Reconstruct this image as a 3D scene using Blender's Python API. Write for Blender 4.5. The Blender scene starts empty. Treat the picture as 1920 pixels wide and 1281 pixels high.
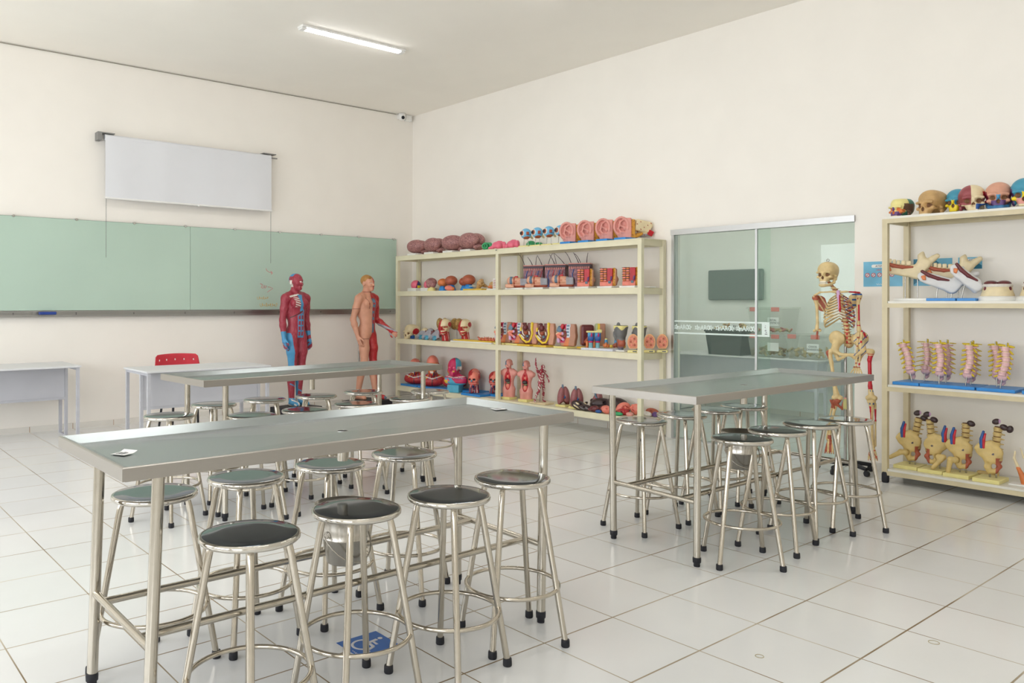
import bpy, bmesh, math, random
import numpy as np
from mathutils import Vector, Matrix, Euler

random.seed(7)
rng = np.random.default_rng(7)
SC = bpy.context.scene
COL = SC.collection
PI = math.pi

# ------------------------------------------------------------------ camera
YAW = 0.67255
EYE = 1.42
cam_d = bpy.data.cameras.new('camera')
cam = bpy.data.objects.new('camera', cam_d)
COL.objects.link(cam)
cam_d.sensor_width = 36.0
cam_d.lens = 1503.8 / 1920 * 36.0
cam_d.shift_x = (960 - 810.28) / 1920
cam_d.shift_y = (567.3 - 640.5) / 1920
cam_d.clip_start = 0.05
cam_d.clip_end = 100
cam.matrix_world = (Matrix.Translation((0, 0, EYE)) @ Matrix.Rotation(-YAW, 4, 'Z')
                    @ Matrix.Rotation(PI / 2, 4, 'X') @ Matrix.Rotation(0.0016, 4, 'Z'))
SC.camera = cam

# ------------------------------------------------------------------ view and sky
SC.view_settings.view_transform = 'Standard'
SC.view_settings.look = 'None'
SC.view_settings.gamma = 1.0
SC.view_settings.use_curve_mapping = False
SC.view_settings.exposure = 0.11
world = bpy.data.worlds.new('overcast_sky')
SC.world = world
world.use_nodes = True
wn = world.node_tree
wn.nodes['Background'].inputs['Color'].default_value = (0.93, 0.96, 1.0, 1)
wn.nodes['Background'].inputs['Strength'].default_value = 7.4
SC.cycles.max_bounces = 10
SC.cycles.diffuse_bounces = 6
SC.cycles.glossy_bounces = 5
SC.cycles.transmission_bounces = 8
SC.cycles.transparent_max_bounces = 16
SC.cycles.caustics_reflective = False
SC.cycles.caustics_refractive = False
SC.cycles.sample_clamp_indirect = 4.0
SC.cycles.use_denoising = True

# room limits (metres); camera stands at the origin, right wall runs along Y, left wall along X
XR, YL, ZC = 7.2246, 9.5445, 4.192
X0, Y0 = -3.2, -3.6

# daylight enters by the windows of the wall at X0: portals guide the sampling
WIN_X = [(-2.6, 0.2), (0.9, 3.7), (4.4, 8.6)]       # openings along Y in the wall at X0
WIN_Y = []                                          # none along the wall at Y0
WZ0, WZ1 = 0.95, 2.75
def portal(name, loc, sx, sy, rot):
    l = bpy.data.lights.new(name, 'AREA'); l.shape = 'RECTANGLE'; l.size = sx; l.size_y = sy
    l.cycles.is_portal = True
    o = bpy.data.objects.new(name, l); COL.objects.link(o); o.location = loc; o.rotation_euler = rot
for a, b in WIN_X:
    portal('window_portal', (X0 - .12, (a + b) / 2, (WZ0 + WZ1) / 2), WZ1 - WZ0, b - a, (0, -PI / 2, 0))
for a, b in WIN_Y:
    portal('window_portal', ((a + b) / 2, Y0 - .12, (WZ0 + WZ1) / 2), b - a, WZ1 - WZ0, (PI / 2, 0, 0))

# ------------------------------------------------------------------ materials
def lin(c):
    return tuple(((v / 255) / 12.92 if v / 255 <= 0.04045 else ((v / 255 + 0.055) / 1.055) ** 2.4) for v in c) + (1.0,)

MATS = {}
def new_mat(name):
    m = bpy.data.materials.new(name); m.use_nodes = True
    nt = m.node_tree
    return m, nt, nt.nodes['Principled BSDF']

def mat(name, rgb=None, rough=.5, metal=0., var=.05, scale=18., bump=0., kind='', rgb2=None, spec=.5, coat=0.):
    """A procedural surface: the thing's own colour with a slight noise variation, or a painted pattern by kind."""
    if name in MATS: return MATS[name]
    m, nt, p = new_mat(name)
    N, L = nt.nodes, nt.links
    tc = N.new('ShaderNodeTexCoord')
    noise = N.new('ShaderNodeTexNoise'); noise.inputs['Scale'].default_value = scale; noise.inputs['Detail'].default_value = 4
    L.new(tc.outputs['Object'], noise.inputs['Vector'])
    c = lin(rgb)
    ramp = N.new('ShaderNodeValToRGB')
    lo = tuple(max(0, v * (1 - var * 2)) for v in c[:3]) + (1,)
    hi = tuple(min(1, v * (1 + var * 2)) for v in c[:3]) + (1,)
    ramp.color_ramp.elements[0].position = .3; ramp.color_ramp.elements[1].position = .7
    ramp.color_ramp.elements[0].color = lo; ramp.color_ramp.elements[1].color = hi
    fac = noise.outputs['Fac']
    if kind == 'muscle':      # pale fibres running along the limb
        mp = N.new('ShaderNodeMapping'); mp.inputs['Scale'].default_value = (1, 1, .12)
        L.new(tc.outputs['Object'], mp.inputs['Vector']); L.new(mp.outputs['Vector'], noise.inputs['Vector'])
        noise.inputs['Scale'].default_value = scale
        ramp.color_ramp.elements[1].color = lin(rgb2) if rgb2 else hi
        ramp.color_ramp.elements[0].color = c
        ramp.color_ramp.elements[0].position = .5; ramp.color_ramp.elements[1].position = .78
    elif kind == 'veins':     # dark winding grooves between folds
        v = N.new('ShaderNodeTexVoronoi'); v.feature = 'DISTANCE_TO_EDGE'; v.inputs['Scale'].default_value = scale
        w = N.new('ShaderNodeMixRGB'); w.inputs['Fac'].default_value = .2
        L.new(tc.outputs['Object'], w.inputs['Color1']); L.new(noise.outputs['Color'], w.inputs['Color2'])
        noise.inputs['Scale'].default_value = scale * .6
        L.new(w.outputs['Color'], v.inputs['Vector'])
        fac = v.outputs['Distance']
        ramp.color_ramp.elements[0].color = lin(rgb2); ramp.color_ramp.elements[1].color = c
        ramp.color_ramp.elements[0].position = .0; ramp.color_ramp.elements[1].position = .16
    elif kind == 'speck':     # spots of a second paint
        ramp.color_ramp.elements[0].color = c; ramp.color_ramp.elements[1].color = lin(rgb2)
        ramp.color_ramp.elements[0].position = .56; ramp.color_ramp.elements[1].position = .62
    L.new(fac, ramp.inputs['Fac'])
    L.new(ramp.outputs['Color'], p.inputs['Base Color'])
    p.inputs['Roughness'].default_value = rough
    p.inputs['Metallic'].default_value = metal
    p.inputs['Specular IOR Level'].default_value = spec
    p.inputs['Coat Weight'].default_value = coat
    if bump:
        b = N.new('ShaderNodeBump'); b.inputs['Strength'].default_value = bump; b.inputs['Distance'].default_value = .004
        L.new(fac, b.inputs['Height']); L.new(b.outputs['Normal'], p.inputs['Normal'])
    MATS[name] = m
    return m

def steel(name, rgb, rough, stretch=(1, 1, 1), var=.04, rvar=.06, scale=30):
    if name in MATS: return MATS[name]
    m, nt, p = new_mat(name); N, L = nt.nodes, nt.links
    tc = N.new('ShaderNodeTexCoord'); mp = N.new('ShaderNodeMapping'); mp.inputs['Scale'].default_value = stretch
    no = N.new('ShaderNodeTexNoise'); no.inputs['Scale'].default_value = scale; no.inputs['Detail'].default_value = 5
    L.new(tc.outputs['Object'], mp.inputs['Vector']); L.new(mp.outputs['Vector'], no.inputs['Vector'])
    r = N.new('ShaderNodeMapRange'); r.inputs['To Min'].default_value = max(.02, rough - rvar); r.inputs['To Max'].default_value = rough + rvar
    L.new(no.outputs['Fac'], r.inputs['Value']); L.new(r.outputs['Result'], p.inputs['Roughness'])
    cr = N.new('ShaderNodeValToRGB'); c = lin(rgb)
    cr.color_ramp.elements[0].color = tuple(v * (1 - var) for v in c[:3]) + (1,)
    cr.color_ramp.elements[1].color = tuple(min(1, v * (1 + var)) for v in c[:3]) + (1,)
    L.new(no.outputs['Fac'], cr.inputs['Fac']); L.new(cr.outputs['Color'], p.inputs['Base Color'])
    p.inputs['Metallic'].default_value = 1.0
    MATS[name] = m
    return m

# ------------------------------------------------------------------ objects and their tags
def tag(o, label, cat, group=None, kind=None):
    o['label'] = label; o['category'] = cat
    if group: o['group'] = group
    if kind: o['kind'] = kind
    return o

def thing(name, label, cat, loc=(0, 0, 0), rz=0., group=None):
    o = bpy.data.objects.new(name, None); COL.objects.link(o)
    o.empty_display_size = .05
    o.location = loc; o.rotation_euler = (0, 0, rz)
    return tag(o, label, cat, group)

def dup(root, loc, rz=None, label=None, group=None):
    def rec(o, parent):
        c = o.copy(); COL.objects.link(c)
        if parent is not None: c.parent = parent
        for ch in list(o.children): rec(ch, c)
        return c
    r = rec(root, None)
    r.location = loc
    if rz is not None: r.rotation_euler = (0, 0, rz)
    if label: r['label'] = label
    if group: r['group'] = group
    return r

class MB:
    """Collects shapes and links them as one mesh object."""
    def __init__(s): s.v = []; s.f = []; s.m = []; s.sm = []; s.mats = []
    def mi(s, m):
        if m not in s.mats: s.mats.append(m)
        return s.mats.index(m)
    def add(s, V, F, m, smooth=False):
        o = len(s.v); s.v += [tuple(v) for v in V]; k = s.mi(m)
        for f in F: s.f.append(tuple(i + o for i in f)); s.m.append(k); s.sm.append(smooth)
    def box(s, lo, hi, m, M=None):
        x0, y0, z0 = lo; x1, y1, z1 = hi
        V = [(x0, y0, z0), (x1, y0, z0), (x1, y1, z0), (x0, y1, z0), (x0, y0, z1), (x1, y0, z1), (x1, y1, z1), (x0, y1, z1)]
        if M is not None: V = [tuple(M @ Vector(v)) for v in V]
        s.add(V, [(0, 3, 2, 1), (4, 5, 6, 7), (0, 1, 5, 4), (1, 2, 6, 5), (2, 3, 7, 6), (3, 0, 4, 7)], m)
        return s
    def bbox(s, lo, hi, m, b=.004, seg=2, M=None):
        bm = bmesh.new(); bmesh.ops.create_cube(bm, size=1)
        for v in bm.verts: v.co = Vector([lo[i] + (v.co[i] + .5) * (hi[i] - lo[i]) for i in range(3)])
        bmesh.ops.bevel(bm, geom=bm.edges[:], offset=b, segments=seg, profile=.5, affect='EDGES')
        if M is not None: bmesh.ops.transform(bm, matrix=M, verts=bm.verts)
        bm.verts.index_update()
        s.add([tuple(v.co) for v in bm.verts], [tuple(v.index for v in f.verts) for f in bm.faces], m); bm.free()
        return s
    def tube(s, pts, r, m, seg=12, closed=False, cap=True, flat=None):
        pts = [Vector(p) for p in pts]; n = len(pts)
        rs = r if isinstance(r, (list, tuple)) else [r] * n
        V = []; F = []; up = None
        for i, p in enumerate(pts):
            if closed: t = pts[(i + 1) % n] - pts[i - 1]
            else: t = pts[min(i + 1, n - 1)] - pts[max(i - 1, 0)]
            t.normalize()
            if up is None:
                up = t.orthogonal().normalized()
            up = (up - t * up.dot(t))
            up = up.normalized() if up.length > 1e-6 else t.orthogonal().normalized()
            b = t.cross(up)
            for k in range(seg):
                a = 2 * PI * k / seg
                V.append(p + up * (math.cos(a) * rs[i]) + b * (math.sin(a) * rs[i]))
        m_ = n if closed else n - 1
        for i in range(m_):
            j = (i + 1) % n
            for k in range(seg):
                k2 = (k + 1) % seg
                F.append((i * seg + k, i * seg + k2, j * seg + k2, j * seg + k))
        s.add(V, F, m, True)
        if cap and not closed:
            s.add(V[:seg], [tuple(range(seg))[::-1]], m); s.add(V[-seg:], [tuple(range(seg))], m)
        return s
    def cyl(s, a, b, r, m, seg=16, r1=None, cap=True): return s.tube([a, b], [r, r if r1 is None else r1], m, seg, cap=cap)
    def lathe(s, prof, m, seg=32, c=(0, 0, 0), M=None, smooth=True, caps=True):
        V = []; n = len(prof)
        for r, z in prof:
            for k in range(seg):
                a = 2 * PI * k / seg; V.append((c[0] + r * math.cos(a), c[1] + r * math.sin(a), c[2] + z))
        F = []
        for i in range(n - 1):
            for k in range(seg):
                k2 = (k + 1) % seg
                F.append((i * seg + k, i * seg + k2, (i + 1) * seg + k2, (i + 1) * seg + k))
        if M is not None: V = [tuple(M @ Vector(v)) for v in V]
        s.add(V, F, m, smooth)
        if caps:
            s.add(V[:seg], [tuple(range(seg))[::-1]], m); s.add(V[-seg:], [tuple(range(seg))], m)
        return s
    def ball(s, c, r, m, seg=20, M=None):
        r = (r, r, r) if not isinstance(r, (tuple, list)) else r
        bm = bmesh.new(); bmesh.ops.create_uvsphere(bm, u_segments=seg, v_segments=seg * 2 // 3, radius=1)
        V = [Vector((v.co.x * r[0], v.co.y * r[1], v.co.z * r[2])) for v in bm.verts]
        if M is not None: V = [M @ v for v in V]
        bm.verts.index_update()
        s.add([tuple(v + Vector(c)) for v in V], [tuple(v.index for v in f.verts) for f in bm.faces], m, True); bm.free()
        return s
    def torus(s, c, R, r, m, seg=40, ts=10, ax='z', a0=0, a1=2 * PI):
        full = abs(a1 - a0 - 2 * PI) < 1e-6
        n = seg if full else seg + 1
        pts = []
        for i in range(n):
            a = a0 + (a1 - a0) * i / seg; x, y = R * math.cos(a), R * math.sin(a)
            pts.append({'z': (c[0] + x, c[1] + y, c[2]), 'y': (c[0] + x, c[1], c[2] + y), 'x': (c[0], c[1] + x, c[2] + y)}[ax])
        return s.tube(pts, r, m, ts, closed=full)
    def prism(s, poly, d0, d1, m, ax='y', M=None):
        n = len(poly)
        def P(a, b, d): return {'y': (a, d, b), 'x': (d, a, b), 'z': (a, b, d)}[ax]
        V = [P(a, b, d0) for a, b in poly] + [P(a, b, d1) for a, b in poly]
        if M is not None: V = [tuple(M @ Vector(v)) for v in V]
        F = [tuple(range(n))[::-1], tuple(range(n, 2 * n))] + [(i, (i + 1) % n, n + (i + 1) % n, n + i) for i in range(n)]
        s.add(V, F, m)
        return s
    def build(s, name, parent=None, loc=None, rz=None):
        me = bpy.data.meshes.new(name)
        me.from_pydata(s.v, [], s.f)
        for m in s.mats: me.materials.append(m)
        me.polygons.foreach_set('material_index', s.m)
        me.polygons.foreach_set('use_smooth', s.sm)
        bm = bmesh.new(); bm.from_mesh(me); bmesh.ops.recalc_face_normals(bm, faces=bm.faces); bm.to_mesh(me); bm.free()
        o = bpy.data.objects.new(name, me); COL.objects.link(o)
        if parent is not None: o.parent = parent
        if loc is not None: o.location = loc
        if rz is not None: o.rotation_euler = (0, 0, rz)
        return o

def bez(p0, p1, p2, n=10):
    p0, p1, p2 = Vector(p0), Vector(p1), Vector(p2)
    return [(p0 * (1 - t) ** 2 + p1 * 2 * t * (1 - t) + p2 * t * t) for t in [i / (n - 1) for i in range(n)]]

def text_obj(name, body, size, m, parent, loc, rot, extrude=.0008, align='CENTER', sx=1., bold=0.):
    cu = bpy.data.curves.new(name, 'FONT'); cu.body = body; cu.size = size; cu.align_x = align; cu.align_y = 'CENTER'; cu.extrude = extrude; cu.offset = bold
    o = bpy.data.objects.new(name, cu); COL.objects.link(o)
    bpy.context.view_layer.update()
    me = bpy.data.meshes.new_from_object(o.evaluated_get(bpy.context.evaluated_depsgraph_get()))
    bpy.data.objects.remove(o); bpy.data.curves.remove(cu)
    me.materials.clear(); me.materials.append(m)
    o = bpy.data.objects.new(name, me); COL.objects.link(o)
    o.parent = parent; o.location = loc; o.rotation_euler = rot; o.scale = (sx, 1, 1)
    return o

# ------------------------------------------------------------------ sculpting by signed distance
class SD:
    """Blended solid: capsules, ellipsoids and boxes joined, cut and skinned into one continuous surface."""
    def __init__(s, res=.006): s.res = res; s.p = []
    def _a(s, f, lo, hi, k, op): s.p.append((f, np.array(lo, float), np.array(hi, float), k, op)); return s
    def cap(s, a, b, r0, r1=None, k=.01, op='u'):
        a = np.array(a, float); b = np.array(b, float); r1 = r0 if r1 is None else r1
        ab = b - a; l2 = max(float(ab @ ab), 1e-12)
        def f(x, y, z):
            t = ((x - a[0]) * ab[0] + (y - a[1]) * ab[1] + (z - a[2]) * ab[2]) / l2
            t = np.clip(t, 0, 1)
            return np.sqrt((x - a[0] - t * ab[0]) ** 2 + (y - a[1] - t * ab[1]) ** 2 + (z - a[2] - t * ab[2]) ** 2) - (r0 + (r1 - r0) * t)
        r = max(r0, r1); return s._a(f, np.minimum(a, b) - r, np.maximum(a, b) + r, k, op)
    def chain(s, pts, rs, k=.01, op='u'):
        if not isinstance(rs, (list, tuple)): rs = [rs] * len(pts)
        for i in range(len(pts) - 1): s.cap(pts[i], pts[i + 1], rs[i], rs[i + 1], k, op)
        return s
    def ell(s, c, r, rot=(0, 0, 0), k=.01, op='u'):
        c = np.array(c, float); r = np.array(r if isinstance(r, (tuple, list)) else (r, r, r), float)
        R = np.array(Euler(rot).to_matrix().transposed()); mx = r.max()
        def f(x, y, z):
            X, Y, Z = x - c[0], y - c[1], z - c[2]
            u = [R[i, 0] * X + R[i, 1] * Y + R[i, 2] * Z for i in range(3)]
            k0 = np.sqrt(sum((u[i] / r[i]) ** 2 for i in range(3))); k1 = np.sqrt(sum((u[i] / r[i] ** 2) ** 2 for i in range(3)))
            return k0 * (k0 - 1) / np.maximum(k1, 1e-9)
        return s._a(f, c - mx, c + mx, k, op)
    def box(s, c, h, rot=(0, 0, 0), rd=.004, k=.004, op='u'):
        c = np.array(c, float); h = np.array(h, float); R = np.array(Euler(rot).to_matrix().transposed()); mx = float(np.linalg.norm(h))
        def f(x, y, z):
            X, Y, Z = x - c[0], y - c[1], z - c[2]
            q = [np.abs(R[i, 0] * X + R[i, 1] * Y + R[i, 2] * Z) - h[i] + rd for i in range(3)]
            return np.sqrt(sum(np.maximum(a, 0) ** 2 for a in q)) + np.minimum(np.maximum(np.maximum(q[0], q[1]), q[2]), 0) - rd
        return s._a(f, c - mx, c + mx, k, op)
    def cone(s, c, r0, r1, z0, z1, k=.004, op='u'):
        def f(x, y, z):
            t = np.clip((z - z0) / (z1 - z0), 0, 1)
            d = np.sqrt((x - c[0]) ** 2 + (y - c[1]) ** 2) - (r0 + (r1 - r0) * t)
            return np.maximum(d, np.maximum(z0 - z, z - z1))
        r = max(r0, r1); return s._a(f, (c[0] - r, c[1] - r, z0), (c[0] + r, c[1] + r, z1), k, op)
    def mesh(s):
        h = s.res
        U = [p for p in s.p if p[4] == 'u']
        lo = np.min([p[1] for p in U], 0) - 3 * h; hi = np.max([p[2] for p in U], 0) + 3 * h
        n = np.ceil((hi - lo) / h).astype(int) + 1
        G = np.full(n, .5, np.float32)
        ax = [lo[i] + h * np.arange(n[i]) for i in range(3)]
        for f, a, b, k, op in s.p:
            pad = k + 2.5 * h
            i0 = np.maximum(0, np.floor((a - pad - lo) / h).astype(int)); i1 = np.minimum(n, np.ceil((b + pad - lo) / h).astype(int) + 1)
            if (i1 <= i0).any(): continue
            sl = tuple(slice(i0[i], i1[i]) for i in range(3))
            d = f(ax[0][sl[0], None, None], ax[1][None, sl[1], None], ax[2][None, None, sl[2]]).astype(np.float32)
            g = G[sl]
            if op == 'u':
                hh = np.maximum(k - np.abs(g - d), 0); G[sl] = np.minimum(g, d) - hh * hh / (4 * k)
            else:
                d = -d; hh = np.maximum(k - np.abs(g - d), 0); G[sl] = np.maximum(g, d) + hh * hh / (4 * k)
        G[[0, -1]] = .5; G[:, [0, -1]] = .5; G[:, :, [0, -1]] = .5
        ins = G < 0
        cs = [ins[i:n[0] - 1 + i, j:n[1] - 1 + j, k:n[2] - 1 + k] for i in (0, 1) for j in (0, 1) for k in (0, 1)]
        tot = sum(c.astype(np.int8) for c in cs)
        act = (tot > 0) & (tot < 8)
        idx = np.full(act.shape, -1, np.int64); C = np.argwhere(act); idx[act] = np.arange(len(C))
        P = np.zeros((len(C), 3)); W = np.zeros(len(C))
        cor = [(i, j, k) for i in (0, 1) for j in (0, 1) for k in (0, 1)]
        for a in cor:
            for d in range(3):
                if a[d]: continue
                b = list(a); b[d] = 1
                va = G[C[:, 0] + a[0], C[:, 1] + a[1], C[:, 2] + a[2]]; vb = G[C[:, 0] + b[0], C[:, 1] + b[1], C[:, 2] + b[2]]
                x = (va < 0) != (vb < 0)
                t = np.where(x, va / np.where(x, va - vb, 1), 0)
                q = np.tile(np.array(a, float), (len(C), 1)); q[:, d] += t
                P[x] += q[x]; W[x] += 1
        V = (C + P / W[:, None]) * h + lo
        F = []
        for d in range(3):
            A = ins.take(range(n[d] - 1), d); B = ins.take(range(1, n[d]), d)
            E = np.argwhere(A != B); E = E[(E[:, (d + 1) % 3] > 0) & (E[:, (d + 2) % 3] > 0)]
            e1 = np.zeros(3, int); e1[(d + 1) % 3] = 1; e2 = np.zeros(3, int); e2[(d + 2) % 3] = 1
            g = lambda o: idx[E[:, 0] - o[0], E[:, 1] - o[1], E[:, 2] - o[2]]
            q = np.stack([g(e1 + e2), g(e2), g(0 * e1), g(e1)], 1)
            fl = ~ins[E[:, 0], E[:, 1], E[:, 2]]
            q[fl] = q[fl][:, ::-1]; F.append(q)
        F = np.concatenate(F)
        return V, F
    def build(s, name, mats, parent=None, reg=None, loc=None, rz=None):
        """mats: list of materials; reg(x, y, z): which of them each face is painted with."""
        V, F = s.mesh()
        if not isinstance(mats, (list, tuple)): mats = [mats]
        me = bpy.data.meshes.new(name)
        me.vertices.add(len(V)); me.vertices.foreach_set('co', V.astype(np.float32).ravel())
        me.loops.add(F.size); me.loops.foreach_set('vertex_index', F.astype(np.int32).ravel())
        me.polygons.add(len(F)); me.polygons.foreach_set('loop_start', np.arange(0, F.size, 4, dtype=np.int32))
        for m in mats: me.materials.append(m)
        if reg is not None:
            c = V[F].mean(1)
            me.polygons.foreach_set('material_index', np.asarray(reg(c[:, 0], c[:, 1], c[:, 2])).astype(np.int32))
        me.update(calc_edges=True); me.validate()
        me.polygons.foreach_set('use_smooth', [True] * len(me.polygons))
        o = bpy.data.objects.new(name, me); COL.objects.link(o)
        if parent is not None: o.parent = parent
        if loc is not None: o.location = loc
        if rz is not None: o.rotation_euler = (0, 0, rz)
        return o

# ================================================================== the room
M_wall = mat('wall_paint', (243, 239, 232), .75, var=.006, scale=3)
M_ceil = mat('ceiling_paint', (247, 243, 235), .8, var=.006, scale=2)
M_white = mat('white_plastic', (238, 238, 236), .4, var=.01)
M_black = mat('black_rubber', (28, 29, 36), .6, var=.05)
M_alu = steel('anodised_aluminium', (196, 197, 198), .38)
M_paper = mat('white_paper', (235, 236, 236), .7, var=.01)

def floor_material():
    m, nt, p = new_mat('ceramic_floor_tiles'); N, L = nt.nodes, nt.links
    g = N.new('ShaderNodeNewGeometry'); sep = N.new('ShaderNodeSeparateXYZ'); L.new(g.outputs['Position'], sep.inputs[0])
    def M(op, a, b=None):
        n = N.new('ShaderNodeMath'); n.operation = op
        for i, v in enumerate((a, b)):
            if v is None: continue
            if isinstance(v, (int, float)): n.inputs[i].default_value = v
            else: L.new(v, n.inputs[i])
        return n.outputs[0]
    T = .44265
    def grid(out, off):
        a = M('DIVIDE', M('SUBTRACT', out, off), T)
        fr = M('FRACT', a); cell = M('FLOOR', a)
        d = M('MINIMUM', fr, M('SUBTRACT', 1.0, fr))
        return d, cell
    dx, cx_ = grid(sep.outputs['X'], 2.8939); dy, cy_ = grid(sep.outputs['Y'], 1.8799)
    gx = M('LESS_THAN', dx, .0065); gy = M('LESS_THAN', dy, .0085)
    grout = M('MAXIMUM', gx, gy)
    comb = N.new('ShaderNodeCombineXYZ'); L.new(cx_, comb.inputs[0]); L.new(cy_, comb.inputs[1])
    wn_ = N.new('ShaderNodeTexWhiteNoise'); wn_.noise_dimensions = '3D'; L.new(comb.outputs[0], wn_.inputs['Vector'])
    no = N.new('ShaderNodeTexNoise'); no.inputs['Scale'].default_value = 2.2; no.inputs['Detail'].default_value = 6; L.new(g.outputs['Position'], no.inputs['Vector'])
    cr = N.new('ShaderNodeValToRGB'); e = cr.color_ramp.elements
    e[0].color = lin((225, 226, 225)); e[1].color = lin((234, 235, 235)); L.new(no.outputs['Fac'], cr.inputs['Fac'])
    hs = N.new('ShaderNodeHueSaturation'); L.new(cr.outputs['Color'], hs.inputs['Color'])
    L.new(M('ADD', M('MULTIPLY', wn_.outputs['Value'], .035), .98), hs.inputs['Value'])
    # grout: brownish, stained in places
    ng = N.new('ShaderNodeTexNoise'); ng.inputs['Scale'].default_value = 1.7; L.new(g.outputs['Position'], ng.inputs['Vector'])
    gr = N.new('ShaderNodeValToRGB'); ge = gr.color_ramp.elements
    ge[0].position = .35; ge[0].color = lin((186, 176, 156)); ge[1].position = .62; ge[1].color = lin((128, 108, 78)); L.new(ng.outputs['Fac'], gr.inputs['Fac'])
    mx = N.new('ShaderNodeMixRGB'); L.new(grout, mx.inputs['Fac']); L.new(hs.outputs['Color'], mx.inputs['Color1']); L.new(gr.outputs['Color'], mx.inputs['Color2'])
    L.new(mx.outputs['Color'], p.inputs['Base Color'])
    L.new(M('ADD', M('MULTIPLY', grout, .5), .16), p.inputs['Roughness'])
    b = N.new('ShaderNodeBump'); b.inputs['Strength'].default_value = .25; b.inputs['Distance'].default_value = .003
    L.new(M('SUBTRACT', 1.0, grout), b.inputs['Height']); L.new(b.outputs['Normal'], p.inputs['Normal'])
    return m
M_floor = floor_material()

def struct(name, mb, parent=None):
    o = mb.build(name, parent)
    if parent is None: o['kind'] = 'structure'
    return o

XB, BY0, BY1 = 9.86, 2.2, 7.6                       # store room behind the sliding door
struct('floor', MB().box((X0 - .3, Y0 - .3, -.12), (XB + .15, YL + .15, 0), M_floor))
struct('ceiling', MB().box((X0 - .2, Y0 - .2, ZC), (XR + .15, YL + .15, ZC + .12), M_ceil))
struct('wall_left', MB().box((X0 - .2, YL, 0), (XR, YL + .15, ZC), M_wall))
D0, D1, DZ = 3.17, 5.03, 2.185                      # door opening in the right wall
w = MB()
w.box((XR, D1, 0), (XR + .15, YL + .15, ZC), M_wall).box((XR, Y0 - .2, 0), (XR + .15, D0, ZC), M_wall).box((XR, D0, DZ), (XR + .15, D1, ZC), M_wall)
struct('wall_right', w)
def holed(axis, at, th, lo, hi, wins):
    w = MB()
    def bx(a, b, z0, z1):
        if axis == 'x': w.box((at - th, a, z0), (at, b, z1), M_wall)
        else: w.box((a, at - th, z0), (b, at, z1), M_wall)
    bx(lo, hi, 0, WZ0); bx(lo, hi, WZ1, ZC)
    e = lo
    for a, b in wins: bx(e, a, WZ0, WZ1); e = b
    bx(e, hi, WZ0, WZ1)
    return w
struct('wall_front', holed('x', X0, .2, Y0 - .2, YL + .15, WIN_X))
struct('wall_back', holed('y', Y0, .2, X0, XR, WIN_Y))
n = 1
for axis, wins in (('x', WIN_X), ('y', WIN_Y)):
    for a, b in wins:
        w = MB()
        for t in [a + (b - a) * i / 4 for i in range(5)]:
            t = min(max(t, a + .02), b - .02)
            if axis == 'x': w.box((X0 - .1, t - .02, WZ0), (X0 - .06, t + .02, WZ1), M_alu)
            else: w.box((t - .02, Y0 - .1, WZ0), (t + .02, Y0 - .06, WZ1), M_alu)
        for z in (WZ0 + .02, WZ1 - .02):
            if axis == 'x': w.box((X0 - .1, a, z - .02), (X0 - .06, b, z + .02), M_alu)
            else: w.box((a, Y0 - .1, z - .02), (b, Y0 - .06, z + .02), M_alu)
        struct(f'window_{n}', w); n += 1
# store room
M_store = mat('store_room_paint', (238, 240, 236), .75, var=.012, scale=3)
struct('wall_store', MB().box((XB, BY0 - .15, 0), (XB + .15, BY1 + .15, 3.0), M_store).box((XR + .15, BY0 - .15, 0), (XB, BY0, 3.0), M_store)
       .box((XR + .15, BY1, 0), (XB, BY1 + .15, 3.0), M_store))
struct('ceiling_store', MB().box((XR + .15, BY0 - .15, 3.0), (XB + .15, BY1 + .15, 3.1), M_ceil))
M_base = mat('skirting_tile', (228, 225, 218), .25, var=.015, scale=4)
M_joint = mat('skirting_joint', (176, 140, 106), .8)
def skirting(name, axis, at, lo, hi, gaps=()):
    w = MB()
    t = lo; T = .44265
    edges = [e for e in np.arange(2.8939 - 20 * T if axis == 'y' else 1.8799 - 20 * T, hi, T) if e > lo]
    for e in edges + [hi]:
        if e - t < .01: t = e; continue
        if not any(g0 < (t + e) / 2 < g1 for g0, g1 in gaps):
            if axis == 'y': w.box((t + .003, at - .01, 0), (e - .003, at - .0005, .062), M_base); w.box((e - .003, at - .009, 0), (min(e + .003, hi), at - .0005, .0615), M_joint)
            else: w.box((at - .01, t + .003, 0), (at - .0005, e - .003, .062), M_base); w.box((at - .009, e - .003, 0), (at - .0005, min(e + .003, hi), .0615), M_joint)
        t = e
    return struct(name, w)
skirting('baseboard_left', 'y', YL, X0 + .01, XR - .02)
skirting('baseboard_right', 'x', XR, D1 + .06, YL - .02)
skirting('baseboard_side', 'x', XR, Y0 + .01, D0)
skirting('baseboard_store', 'x', XB, BY0 + .01, BY1 - .01)

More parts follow.
